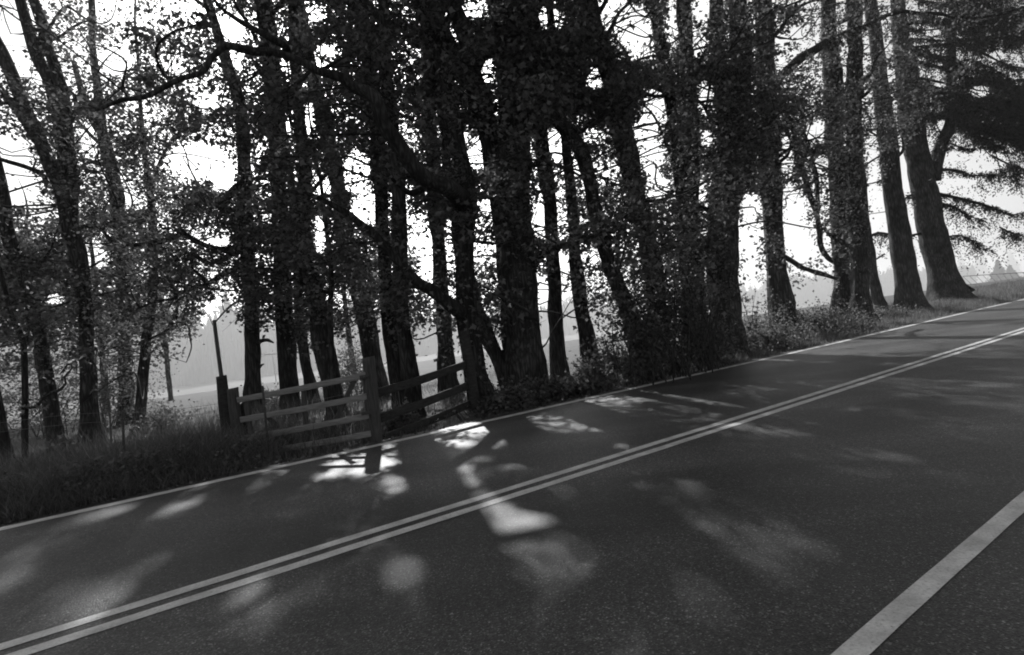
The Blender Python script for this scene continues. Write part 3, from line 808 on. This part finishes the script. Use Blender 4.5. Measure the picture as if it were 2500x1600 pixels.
build_tree("fir_tree", "last big fir before the open field, flared at the foot, with drooping needle boughs", 33.0,
    [(2188,-20,34),(2197,71,40),(2213,179,54),(2223,286,60),(2242,393,58),(2263,500,66),(2278,579,68),(2296,650,70),(2308,695,82),(2314,728,100)],
    extra_stems=[[(2326,-20,20),(2325,60,22),(2322,150,24),(2321,232,26),(2318,304,28),(2303,345,32),(2288,390,34),(2282,440,34)]],
    limbs=[([(2330,672,8),(2340,685,8),(2373,706,7),(2376,708,7),(2353,713,8),(2342,716,6)],-.6)],
    crown=(2.0,0,20), auto=0, top=26, flare=.7)

# ------------------------------------------------------------------ needle boughs of the last fir
fir = [o for o in bpy.data.objects if o.get("label", "").startswith("last big fir")][0]
BOUGHS = [([(2225,150),(2290,165),(2350,190),(2420,200),(2510,235)],9,0), ([(2235,190),(2290,200),(2350,215),(2400,240)],7,-1), ([(2240,229),(2303,243),(2360,257),(2417,271),(2510,300)],8,-1.5),
    ([(2245,271),(2313,289),(2350,300)],6,.5), ([(2318,307),(2395,321),(2450,339),(2515,360)],8,-1), ([(2285,414),(2342,418),(2375,429),(2424,425)],8,-1),
    ([(2280,472),(2360,490),(2413,504),(2467,525),(2492,520)],9,-1.5), ([(2280,495),(2325,504),(2360,525),(2400,540)],6,0), ([(2210,120),(2300,110),(2400,95),(2520,100)],9,-2),
    ([(2205,60),(2300,50),(2400,30),(2520,20)],9,-1), ([(2325,90),(2400,130),(2460,160),(2520,170)],8,1), ([(2320,200),(2380,300),(2400,360),(2435,395)],5,.5),
    ([(2290,585),(2340,575),(2375,590),(2395,608)],4,-.5), ([(2440,240),(2480,280),(2530,330)],7,-2), ([(2320,350),(2360,365),(2400,360)],4,-.8),
    ([(2250,470),(2215,480),(2200,500)],5,.6), ([(2250,570),(2215,578),(2190,590)],7,.5), ([(2195,250),(2250,250),(2290,262)],5,-.8), ([(2325,20),(2400,-30),(2520,-60)],8,-1),
    ([(2180,575),(2140,570),(2110,590),(2095,620)],7,0), ([(2175,430),(2140,445),(2115,450)],5,0), ([(2195,360),(2150,380),(2120,400)],5,.3), ([(2160,620),(2125,640),(2100,640)],5,1),
    ([(2320,260),(2400,290),(2450,310)],5,.9), ([(2420,380),(2460,400),(2510,420)],6,-1.5), ([(2440,555),(2470,570),(2480,575)],4,-1.5)]
for _ in range(44):              # the dense upper boughs towards the right edge
    x0, y0 = RNG.uniform(2190, 2440), RNG.uniform(-60, 340)
    L_, dr = RNG.uniform(80, 220), RNG.uniform(0, 80)
    if y0 > 250: L_ *= 0.6
    BOUGHS.append(([(x0, y0), (x0 + L_ * .35, y0 + dr * .2 + RNG.normal() * 8), (x0 + L_ * .7, y0 + dr * .5 + RNG.normal() * 8), (x0 + L_, y0 + dr * 1.5)], RNG.uniform(3, 6), RNG.uniform(-3, 3)))
for poly, w, dy in BOUGHS:
    n = len(poly)
    P = np.array([at(px, py, 33.0 + dy * i / (n - 1)) for i, (px, py) in enumerate(poly)])
    R = np.linspace(w, 2.0, n) * 33 / F / 2
    Qs, rs = smooth_path(P, R, 0.25)
    bw_ = link("bough", mesh("bough", *tube(Qs, rs, 7, 0.3, w)), M_BARKD, fir, True)
    L = np.linalg.norm(np.diff(Qs, axis=0), axis=1).sum()
    m = int(L * 46)
    idx = RNG.integers(1, len(Qs), m)
    side = RNG.normal(size=(m, 3)) * np.array([0.5, 0.6, 0.25]); side[:, 2] -= 0.25
    side += (Qs[-1] - Qs[0]) / L * 0.35
    tl = RNG.uniform(0.15, 1.15, m)
    c = []
    ax = []
    k = 13
    t = np.linspace(0.05, 1, k)
    sd_ = side / np.linalg.norm(side, axis=1)[:, None]
    twig = Qs[idx][:, None] + sd_[:, None] * (tl[:, None] * t[None])[..., None]
    twig[..., 2] -= 0.75 * (tl[:, None] * t[None]) ** 2
    twig = twig + RNG.normal(size=twig.shape) * 0.025
    cc = twig.reshape(-1, 3)
    px, py = project(cc)
    keep = ~((in_holes(px, py, cc) < 1) & (RNG.random(len(cc)) < 0.95)) & (RNG.random(len(cc)) > sun_lit(cc))
    cc = cc[keep]
    axs = np.repeat(sd_, k, 0)[keep]
    V, T = leaves_mesh(cc, RNG.uniform(0.09, 0.2, len(cc)), shape=NEED * np.array([1.6, 1, 1]), tris=NEED_T, axis=axs, droop=0.4)
    link("needles", mesh("needles", V, T), M_NEEDLE, bw_, False, kind="stuff")

# ------------------------------------------------------------------ shrubs and brambles
def shrub(label, px, py, y, rx, rz, n, mat=M_LEAF, stems=6, leaf=(0.06, 0.11), name="shrub", base=None):
    P0 = at(px, py, y)
    g = float(h_at(P0[0], P0[1]))
    rt = root(name, (P0[0], P0[1], g), label, "shrub")
    bag = Bag()
    tips = []
    for i in range(stems):
        a = RNG.uniform(0, 2 * math.pi); l = RNG.uniform(0.5, 1.0)
        b = np.array([P0[0] + RNG.normal() * rx * 0.25, P0[1] + RNG.normal() * rx * 0.25, g - 0.1])
        e = np.array([b[0] + math.cos(a) * rx * l, b[1] + math.sin(a) * rx * l, g + rz * RNG.uniform(0.7, 1.9)])
        m1 = b * 0.6 + e * 0.4 + np.array([0, 0, 0.25 * rz]) + RNG.normal(size=3) * 0.08
        Qs, rs = smooth_path([b, m1, e], [0.02, 0.013, 0.004], 0.2)
        bag.add(*tube(Qs, rs, 5)); tips.append(Qs)
    bag.make("stems", M_TWIG, rt, kind="stuff")
    tips = np.vstack(tips)
    c = tips[RNG.integers(0, len(tips), n)] * 0.35 + 0.65 * (np.array([P0[0], P0[1], g + rz * 0.75]) + RNG.normal(size=(n, 3)) * np.array([rx * 0.72, rx * 0.72, rz * 0.55]))
    c = c[(c[:, 2] > g - 0.02) & (fbm(c * 2.5, 2) > 0.4)]
    qx, qy = project(c)
    s_, p_ = xy_sp(c[:, 0], c[:, 1])
    c = c[~((in_holes(qx, qy, c) < .9) & (RNG.random(len(c)) < .8)) & (p_ > 8.95 + c[:, 2] * 0.1)]
    V, T = leaves_mesh(c, RNG.uniform(leaf[0], leaf[1], len(c)))
    link("foliage", mesh("foliage", V, T), mat, rt, kind="stuff")
    return rt

shrub("dark shrub at the foot of the massive central trunk, left of the pale gap", 1330, 930, 12.6, 0.7, 0.35, 2200)
shrub("dark low brush right under the pale gap, beside the white edge line", 1400, 935, 12.8, 0.8, 0.3, 2400)
shrub("shrub with bare upright stems seen against the field", 1520, 870, 14.5, 0.6, 0.75, 1300, stems=16)
shrub("tall dark bush filling the space between the curved trunk and the tall leaning one", 1570, 800, 13.8, 0.8, 1.6, 5500, stems=9)
shrub("tallest dark bush, right of the tall leaning trunk", 1680, 760, 15.0, 1.1, 2.2, 9500, stems=12)
shrub("low dark bush hugging the road edge under the tallest bush", 1640, 900, 12.6, 1.0, 0.6, 3200)
shrub("leafy dark bush hiding the foot of the double-stemmed giant", 1740, 860, 15.0, 1.0, 0.9, 4200)
shrub("thin twiggy bush between the giant and the ivy-shaggy trunk", 1850, 740, 20.5, 0.9, 1.1, 1800, stems=16, mat=M_LEAFP)
shrub("dark bush between the massive central trunk and the small trunk, low in the pale gap", 1450, 900, 12.9, 0.6, 0.5, 2200)
shrub("dark bush wrapped round the foot of the curved trunk", 1560, 900, 12.9, 0.9, 0.9, 5000)
shrub("broad dark bush between the tall leaning trunk and the slim pair of trunks", 1650, 830, 13.6, 1.2, 1.4, 8000, stems=12)
shrub("dark bush standing on the road side of the double-stemmed giant", 1720, 850, 14.2, 0.9, 1.5, 6000, stems=12)
shrub("low dark undergrowth at the foot of the short leaning trunk", 1230, 985, 11.6, 0.6, 0.35, 1900)
shrub("sunlit bramble heap at the foot of the ivy-shaggy trunk", 1880, 800, 18.5, 1.2, 0.6, 4600, mat=M_LEAFP, name="bramble")
shrub("sunlit bramble heap between the ivy-shaggy trunk and the joined pair", 1985, 770, 21.5, 1.3, 0.75, 5200, mat=M_LEAFP, name="bramble")
shrub("small bramble clump at the foot of the joined pair, beside the dry grass", 2090, 775, 22.5, 0.8, 0.45, 2200, name="bramble")
shrub("rounded clump left of the lone straight fir trunk", 2170, 745, 26.5, 0.9, 0.45, 1800, name="bramble")
shrub("low dark bush beyond the gate, left of the broad straight trunk", 672, 960, 21.0, 0.7, 0.6, 3000)
shrub("leafy branchy bush behind the right half of the gate", 862, 880, 22.0, 1.0, 1.5, 3600, mat=M_LEAFP)
shrub("pale leafy bush at the foot of the thin tilting trunk", 400, 985, 17.0, 0.7, 0.6, 1500, mat=M_LEAFP)
shrub("pale undergrowth behind the three-stemmed tree", 270, 960, 24.0, 1.8, 1.9, 6500, mat=M_LEAFP, stems=12)
shrub("pale undergrowth behind the slender crooked tree", 90, 940, 23.0, 1.9, 1.9, 6500, mat=M_LEAFP, stems=12)
shrub("broad-leaved weed between the leftmost big trunk and the three-stemmed tree", 150, 1030, 13.0, 0.3, 0.35, 260, leaf=(0.1, 0.16), name="weed")
shrub("dark ragged shrub against the right fence rails", 975, 985, 11.6, 0.45, 0.3, 900)
shrub("low shrub at the foot of the fence end post", 1140, 1000, 11.3, 0.5, 0.2, 1000)

# paler trees standing further back on the left
for i, (px, py, y, w, lab) in enumerate([
        (110, 930, 32, 16, "hazy background tree seen between the leftmost big trunk and the three-stemmed tree"),
        (255, 930, 36, 14, "hazy background tree seen just right of the three-stemmed tree"),
        (-40, 940, 34, 18, "hazy background tree at the left picture edge, behind the trunks"),
        (410, 900, 44, 10, "smallest hazy background tree, at the left rim of the pale field gap"),
        (860, 880, 40, 12, "hazy background tree behind the opening above the gate")]):
    build_tree("background_tree", lab, float(y), [(px - 45 + 9 * (i % 3), 560, w * .5), (px - 22, 700, w * .8), (px - 8, 820, w), (px, py, w * 1.2)],
               crown=(4.2, 190 if i < 3 else 60, 13), auto=5, mat=M_LEAFP, top=12.5, sparse=1.5, per=40, leaf=(.14, .24), group="hazy trees at the far side of the field edge", base_gap=0.8)

# ------------------------------------------------------------------ grass and litter
def blades(name, s0, s1, p0, p1, n, hlo, hhi, width, mat, clump=0.0, label=None, lean=0.35, fade=None):
    s = RNG.uniform(s0, s1, n); p = RNG.uniform(p0, p1, n)
    if clump:
        k = fbm(np.stack([s * 1.4, p * 1.4, p * 0 + 2], -1), 3) > clump
        s, p = s[k], p[k]
    if fade is not None:
        k = RNG.random(len(s)) < fade(s, p)
        s, p = s[k], p[k]
    n = len(s)
    hf = fbm(np.stack([s * 0.9, p * 0.9, p * 0 + 7], -1), 2)
    h = RNG.uniform(hlo, hhi, n) * (0.55 + 0.9 * hf) * (0.35 + 0.65 * ss(p0, p0 + 0.8, p))
    g = ground_h(s, p)
    B = np.stack([s * RD[0] + p * RN[0], s * RD[1] + p * RN[1], g - 0.01], -1)
    a = RNG.uniform(0, 2 * math.pi, n)
    W = np.stack([np.cos(a), np.sin(a), a * 0], -1) * (width * RNG.uniform(0.6, 1.4, n))[:, None]
    b = RNG.uniform(0, 2 * math.pi, n)
    D = np.stack([np.cos(b), np.sin(b), b * 0], -1) * (h * lean * RNG.uniform(0.1, 1.5, n))[:, None]
    up = np.array([0, 0, 1.0])
    V = np.stack([B - W, B + W, B + D * 0.3 + up * (h * 0.55)[:, None] - W * 0.7, B + D * 0.3 + up * (h * 0.55)[:, None] + W * 0.7, B + D + up * h[:, None]], 1)
    T = np.array([(0, 1, 3), (0, 3, 2), (2, 3, 4)])[None] + (np.arange(n) * 5)[:, None, None]
    return link(name, mesh(name, V.reshape(-1, 3), T.reshape(-1, 3)), mat, kind="stuff")

# the road runs s metres along and p metres across
bank = lambda s, p: 1 - 0.97 * ss(1.5, 2.3, s - 0.35 * (p - 9))
blades("tall_grass", -5, 4, 8.98, 12.5, 52000, 0.3, 0.78, 0.005, M_GRASS, fade=bank, lean=0.8)
blades("low_grass", -5, 4, 8.95, 11.8, 46000, 0.15, 0.45, 0.007, M_GRASS, fade=bank, lean=1.0)
blades("dry_tall_grass", -5, 4, 9.3, 12.5, 2200, 0.4, 1.0, 0.004, M_DRY, lean=0.6, fade=bank)
# broad-leaved ground plants on the bank
n = 22000
s = RNG.uniform(-5, 3.6, n); p = 9.05 + np.abs(RNG.normal(size=n)) * 1.1
k = (fbm(np.stack([s * 1.6, p * 1.6, p * 0 + 12], -1), 3) > 0.5) & (RNG.random(n) < bank(s, p)) & (p < 12.5)
s, p = s[k], p[k]
hh = RNG.uniform(0.02, 0.55, len(s)) * ss(8.95, 9.7, p) + 0.03
P = np.stack([s * RD[0] + p * RN[0], s * RD[1] + p * RN[1], ground_h(s, p) + hh], -1)
Nn = RNG.normal(size=(len(s), 3)) * 0.6; Nn[:, 2] = np.abs(Nn[:, 2]) + 0.6; Nn[:, 1] -= 0.4
V, T = leaves_mesh(P, RNG.uniform(0.035, 0.09, len(s)), Nn, droop=0.3)
link("bank_weeds", mesh("bank_weeds", V, T), M_LEAF, kind="stuff")
blades("verge_grass", -3, 18, 9.05, 14, 38000, 0.08, 0.3, 0.005, M_GRASS, clump=0.42)
blades("verge_grass", 14, 60, 9.35, 15, 62000, 0.12, 0.42, 0.008, M_DRY, clump=0.36)
blades("verge_grass", 14, 60, 9.5, 15, 30000, 0.15, 0.5, 0.008, M_GRASS, clump=0.4)
blades("field_grass", -20, 22, 12, 24, 18000, 0.1, 0.4, 0.007, M_DRY, clump=0.42)
blades("ditch_grass", -20, 6, 12, 20, 14000, 0.3, 0.9, 0.006, M_GRASS, clump=0.42)

n = 9000
s = RNG.uniform(-14, 40, n); p = 8.86 + np.abs(RNG.normal(size=n)) * 0.4 + 0.5 * ss(12, 38, s)
P = np.stack([s * RD[0] + p * RN[0], s * RD[1] + p * RN[1], np.maximum(ground_h(s, p), 0 * s + np.where(p < ROAD_FAR, 0, -9)) + 0.012], -1)
Nn = RNG.normal(size=(n, 3)) * 0.4; Nn[:, 2] = 1
V, T = leaves_mesh(P, RNG.uniform(0.02, 0.07, n), Nn, droop=0)
link("leaf_litter", mesh("leaf_litter", V, T), M_LITTER, kind="stuff")
n = 150
s = RNG.uniform(-8, 30, n); p = RNG.uniform(0.3, 8.4, n)
P = np.stack([s * RD[0] + p * RN[0], s * RD[1] + p * RN[1], p * 0 + 0.008], -1)
Nn = RNG.normal(size=(n, 3)) * 0.3; Nn[:, 2] = 1
V, T = leaves_mesh(P, RNG.uniform(0.012, 0.04, n), Nn, droop=0)
link("fallen_leaves", mesh("fallen_leaves", V, T), M_DRY, kind="stuff")

# ------------------------------------------------------------------ gate, posts, fences
def timber(name, a, b, w, h, mat, parent=None, up=(0, 0, 1), seg=6, bend=0.0, taper=1.0, **kw):
    V, T = box_between(a, b, w, h, taper, bend, up, seg, float(RNG.random() * 9))
    return link(name, mesh(name, V, T), mat, parent, **kw)

def round_post(label, px, py, px2, py2, y, w, mat=M_WOOD, name="wooden_post", slant=0.12):
    a, b = at(px, py, y), at(px2, py2, y)
    g = float(h_at(b[0], b[1]))
    d = (a - b) / np.linalg.norm(a - b)
    b = b - d * max(0.2, (b[2] - g) / d[2] + 0.2)
    r = w * y / F / 2
    Qs, rs = smooth_path([b, b * 0.5 + a * 0.5, a], [r * 1.08, r * 1.02, r * 0.95], 0.08)
    V, T = tube(Qs, rs, 16, 0.12, px * 0.1)
    V[:, 2] += np.where(V[:, 2] > a[2] - 0.03, (V[:, 0] - a[0]) * slant, 0)
    o = link(name, mesh(name, V, T), mat, None, False, label=label, category="post")
    return o

round_post("tall rough post behind its shorter neighbour, left of the gate", 541, 918, 556, 1060, 10.6, 27, M_DWOOD)
round_post("shorter weathered post at the gate's latch end, flat grey top", 568, 948, 583, 1075, 10.1, 27)
round_post("lowest broken stub between the shorter post and the gate", 592, 985, 603, 1070, 10.3, 18, M_DWOOD, slant=0.8)
round_post("thick hinge post with a split top at the gate's right end", 900, 872, 917, 1078, 9.55, 33)
round_post("dark square-cut post where the rail fence ends against the old tree", 1134, 806, 1164, 1008, 11.6, 24, M_DWOOD)
round_post("thin bare pole standing up behind the tall rough post", 523, 782, 552, 1010, 11.2, 9, M_WOOD, "pole")

gL, gR = 10.0, 9.45
def gp(px, py):
    t = (px - 584) / (895 - 584)
    return at(px, py, gL + (gR - gL) * t)
a0 = gp(745, 1080)
gate = root("farm_gate", (a0[0], a0[1], 0), "weathered wooden farm gate with four rails and crossed braces, standing shut by the road", "gate")
nrm = np.array([0.0, 1.0, 0.0])
for q in [((580, 977), (893, 916)), ((588, 1025), (895, 968)), ((598, 1070), (900, 1015)), ((612, 1108), (905, 1059))]:
    timber("rail", gp(*q[0]), gp(*q[1]), 0.04, 0.095, M_RAIL, gate, bend=0.012)
off = np.array([0, 0.042, 0])
for q, w in [(((888, 912), (906, 1078)), 0.085), (((739, 950), (748, 1085)), 0.085), (((596, 972), (618, 1110)), 0.09)]:
    timber("stile", gp(*q[0]) + off, gp(*q[1]) + off, 0.085, 0.035, M_WOOD, gate, up=(0, 1, 0))
off2 = np.array([0, -0.041, 0])
for q in [((862, 930), (794, 1078)), ((612, 980), (706, 1080))]:
    timber("brace", gp(*q[0]) + off * 1.9, gp(*q[1]) + off * 1.9, 0.075, 0.03, M_WOOD, gate, up=(0, 1, 0))
timber("hinge", gp(884, 1010) + off2, gp(908, 1006) + off2, 0.006, 0.05, M_STEEL, gate)
timber("hinge", gp(880, 921) + off2, gp(904, 916) + off2, 0.006, 0.05, M_STEEL, gate)

def fp(px, py):
    t = (px - 905) / (1160 - 905)
    return at(px, py, 9.6 + (11.75 - 9.6) * t)
b0 = fp(1030, 1060)
fen = root("rail_fence", (b0[0], b0[1], float(h_at(b0[0], b0[1]))), "dark three-rail timber fence running from the gate to the old tree", "fence")
for q in [((914, 962), (1150, 885)), ((914, 1026), (1152, 937)), ((922, 1076), (1162, 980))]:
    timber("rail", fp(*q[0]), fp(*q[1]), 0.05, 0.14, M_DWOOD, fen, bend=0.02)

def tpost(label, px, py, px2, py2, y):
    a, b = at(px, py, y), at(px2, py2, y)
    d = (a - b) / np.linalg.norm(a - b)
    g = float(h_at(b[0], b[1]))
    b = b - d * max(0.1, (b[2] - g) / d[2] + 0.2)
    t = root("steel_post", (b[0], b[1], g), label, "post", "steel posts of the wire fence")
    timber("flange", b, a, 0.036, 0.006, M_STEEL, t, up=(0, 1, 0), seg=3)
    timber("web", b + np.array([0, 0.016, 0]), a + np.array([0, 0.016, -0.004]), 0.006, 0.03, M_STEEL, t, up=(0, 1, 0), seg=3)
    studs = Bag()
    for k in np.linspace(0.25, 0.97, 14):
        c = b + (a - b) * k + np.array([0, -0.01, 0])
        studs.add(*box_between(c - np.array([.012, 0, 0]), c + np.array([.012, 0, 0]), 0.008, 0.012, seg=1))
    studs.make("studs", M_STEEL, t, kind="stuff")
    return a, b
tpost("thin steel post crossing the left part of the gate", 641, 942, 658, 1125, 9.2)
A1 = tpost("thin steel post half sunk in the tall grass bank", 300, 1004, 303, 1150, 8.9)
A2 = tpost("short steel post tip beyond the grass bank, right of the three-stemmed tree", 266, 977, 269, 1030, 13.0)

bag = Bag()
wires = [(("wire_strand"), [(541, 985, 10.6), (380, 1005, 10.8), (180, 1012, 11.2), (-60, 1040, 12)]),
         (("wire_strand"), [(543, 1005, 10.6), (380, 1024, 10.8), (180, 1035, 11.2), (-60, 1062, 12)])]
wf = root("wire_fence", at(300, 1080, 10.8) * np.array([1, 1, 0]), "two slack wires strung above the grass bank from the tall rough post", "fence")
for nm, q in wires:
    P = np.array([at(*x) for x in q])
    Qs, rs = smooth_path(P, [0.003] * len(P), 0.15)
    link(nm, mesh(nm, *tube(Qs, rs, 4)), M_WIRE, wf)
P = np.array([at(905, 962, 9.9), at(860, 960, 10.6), at(800, 972, 11), at(740, 985, 11.2)])
Qs, rs = smooth_path(P, [0.004] * 4, 0.1)
w1 = link("slack_wire", mesh("slack_wire", *tube(Qs, rs, 4)), M_WIRE, None, label="bright slack wire trailing from the hinge post behind the gate", category="wire")

# ------------------------------------------------------------------ far things in the haze
def conifer(label, px, ytop, ybase, y, spread, n=1400):
    b, t = at(px, ybase, y), at(px - (ybase - ytop) * 0.1, ytop, y)
    H_ = t[2] - b[2]
    g = float(h_at(b[0], b[1]))
    rt = root("conifer_tree", (b[0], b[1], g), label, "tree")
    t[0] = b[0]
    Qs, rs = smooth_path([np.array([b[0], b[1], g - 0.3]), t], [H_ * 0.02, 0.02], H_ / 8)
    link("trunk", mesh("trunk", *tube(Qs, rs, 6)), M_BARKD, rt)
    cs, ax = [], []
    n = int(n * 1.4)
    z = 1 - np.sqrt(RNG.random(n))
    lev = z
    a = RNG.uniform(0, 2 * math.pi, n)
    lobes = 0.35 + 1.3 * noise3(np.stack([np.cos(a) * 2 + px, np.sin(a) * 2, lev * 9], -1))
    tier = 1 - (lev * 10 + 0.35 * np.sin(a * 2 + px)) % 1.0
    r = RNG.random(n) ** 0.6 * (1 - lev) ** 1.15 * spread * lobes * (0.45 + 0.6 * tier)
    C = np.stack([b[0] + np.cos(a) * r, b[1] + np.sin(a) * r, g + 0.04 * H_ + (t[2] - g) * lev * 0.98 - r * 0.25], -1)
    axs = np.stack([np.cos(a), np.sin(a), a * 0 - 0.3], -1)
    V, T = leaves_mesh(C, RNG.uniform(0.03, 0.085, n) * H_ * 0.9, axis=axs, droop=0.2)
    link("crown", mesh("crown", V, T), M_NEEDLE, rt, kind="stuff")

conifer("nearer of the two small grey conifers in the hazy field, left one", 2443, 636, 712, 520, 9.5, 2200)
conifer("right one of the two small grey conifers in the hazy field", 2472, 648, 710, 560, 9, 2000)
conifer("faint broad conifer in the haze just right of the last big fir", 2352, 618, 692, 1900, 26, 1500)
conifer("very faint conifer partly hidden by the last big fir", 2330, 624, 694, 1950, 26, 1500)
conifer("faint conifer with a blunt top, left of the two small grey ones", 2392, 622, 690, 1850, 24, 1500)
conifer("faint conifer whose tip stands just above the two small grey ones", 2405, 618, 690, 2000, 24, 1500)
conifer("tallest faint conifer at the right picture edge", 2474, 612, 686, 1900, 34, 1700)

# braced rail in the field
rb = root("braced_rail", at(2420, 694, 150), "long faint truss-braced rail across the hazy field, beside the small conifers", "fence")
top_l, top_r = at(2350, 675, 150), at(2530, 664, 150)
bot_l, bot_r = at(2360, 695, 150), at(2530, 688, 150)
timber("top_rail", top_l, top_r, 0.12, 0.16, M_STEEL, rb)
timber("bottom_rail", bot_l, bot_r, 0.1, 0.1, M_STEEL, rb)
for i in range(11):
    t0, t1 = i / 11, min(1, i / 11 + 0.07)
    timber("strut", top_l + (top_r - top_l) * t0, bot_l + (bot_r - bot_l) * t1, 0.07, 0.07, M_STEEL, rb, up=(0, 1, 0), seg=1)
for i in range(4):
    q = bot_l + (bot_r - bot_l) * (0.05 + 0.3 * i)
    timber("leg", q, np.array([q[0], q[1], float(h_at(q[0], q[1])) - 0.3]), 0.12, 0.12, M_STEEL, rb, up=(0, 1, 0), seg=1)

# white bar on posts, added for a sunlit line in the field
wr = root("sunlit_line", at(705, 880, 120), "sunlit line at the far side of the field, built as a white bar, seen between trunks behind the gate", "fence")
l_, r_ = at(610, 870, 120), at(775, 856, 120)
timber("rail", l_, r_, 0.1, 0.22, M_WHITE, wr)
for i in range(4):
    q = l_ + (r_ - l_) * (0.02 + 0.32 * i)
    timber("post", q + np.array([0, 0.12, 0.1]), np.array([q[0], q[1] + 0.12, float(h_at(q[0], q[1])) - 0.3]), 0.14, 0.14, M_WHITE, wr, up=(0, 1, 0), seg=1)

# far woods: a ragged mass of crowns, too far to tell one tree from another
na, nl = 900, 10
az = np.radians(np.linspace(-54, 38, na))
hb = np.interp(np.degrees(az), [-54, -30, -22, -8, 5, 20, 30, 38], [92, 86, 76, 50, 38, 33, 27, 20])
hb = hb * (0.62 + 0.55 * fbm(np.stack([np.degrees(az) * 1.1, az * 0, az * 0 + 3], -1), 2) + 0.35 * fbm(np.stack([np.degrees(az) * 9, az * 0, az * 0 + 8], -1), 2) - 0.15)
DW = np.interp(np.degrees(az), [-54, -12, 10, 38], [640, 640, 900, 1300])
hb = hb * DW / 640
V = []
for k in range(nl):
    t = k / (nl - 1)
    dd = DW + 60 * t + 26 * (fbm(np.stack([np.degrees(az) * 4, az * 0 + t * 5, az * 0], -1), 3) - 0.5)
    X, Y = dd * np.sin(az), dd * np.cos(az)
    V.append(np.stack([X, Y, h_at(X, Y) - 2 + (hb + 2) * t], -1))
V = np.vstack(V)
I, J = np.meshgrid(np.arange(nl - 1), np.arange(na - 1), indexing='ij')
A = (I * na + J).ravel()
wb = Bag()
wb.add(V, np.vstack([np.stack([A, A + 1, A + na + 1], -1), np.stack([A, A + na + 1, A + na], -1)]))
j = RNG.integers(0, na, 16000)
kk = RNG.random(16000) ** 0.5
X, Y = (DW[j] + 15 + 50 * kk) * np.sin(az[j]), (DW[j] + 15 + 50 * kk) * np.cos(az[j])
C = np.stack([X, Y, h_at(X, Y) + hb[j] * (0.15 + 0.92 * kk) + RNG.normal(size=16000) * 1.5], -1)
wb.add(*leaves_mesh(C, RNG.uniform(2.0, 4.5, 16000)))
wb.make("distant_woods", M_NEEDLE, kind="stuff")

# ------------------------------------------------------------------ haze
if HAZE > 0:
    m = bpy.data.materials.new("haze_air")
    m.use_nodes = True
    nt = m.node_tree
    nt.nodes.remove(nt.nodes["Principled BSDF"])
    pvn = nt.nodes.new("ShaderNodeVolumePrincipled")
    pvn.inputs["Color"].default_value = (0.97, 0.97, 0.97, 1)
    pvn.inputs["Density"].default_value = HAZE
    pvn.inputs["Anisotropy"].default_value = 0.3
    nt.links.new(pvn.outputs[0], nt.nodes["Material Output"].inputs["Volume"])
    X0, X1, Y0, Y1, Z0, Z1 = -4600, 4600, -4600, 4600, -22, 75
    V = [(x, y_, z) for x in (X0, X1) for y_ in (Y0, Y1) for z in (Z0, Z1)]
    Fq = [(0, 1, 3, 2), (4, 6, 7, 5), (0, 4, 5, 1), (2, 3, 7, 6), (0, 2, 6, 4), (1, 5, 7, 3)]
    link("haze", mesh("haze", V, Fq), m, kind="stuff")

print("leaves", N_LEAVES, "tris", sum(len(o.data.polygons) for o in bpy.data.objects if o.type == 'MESH'))
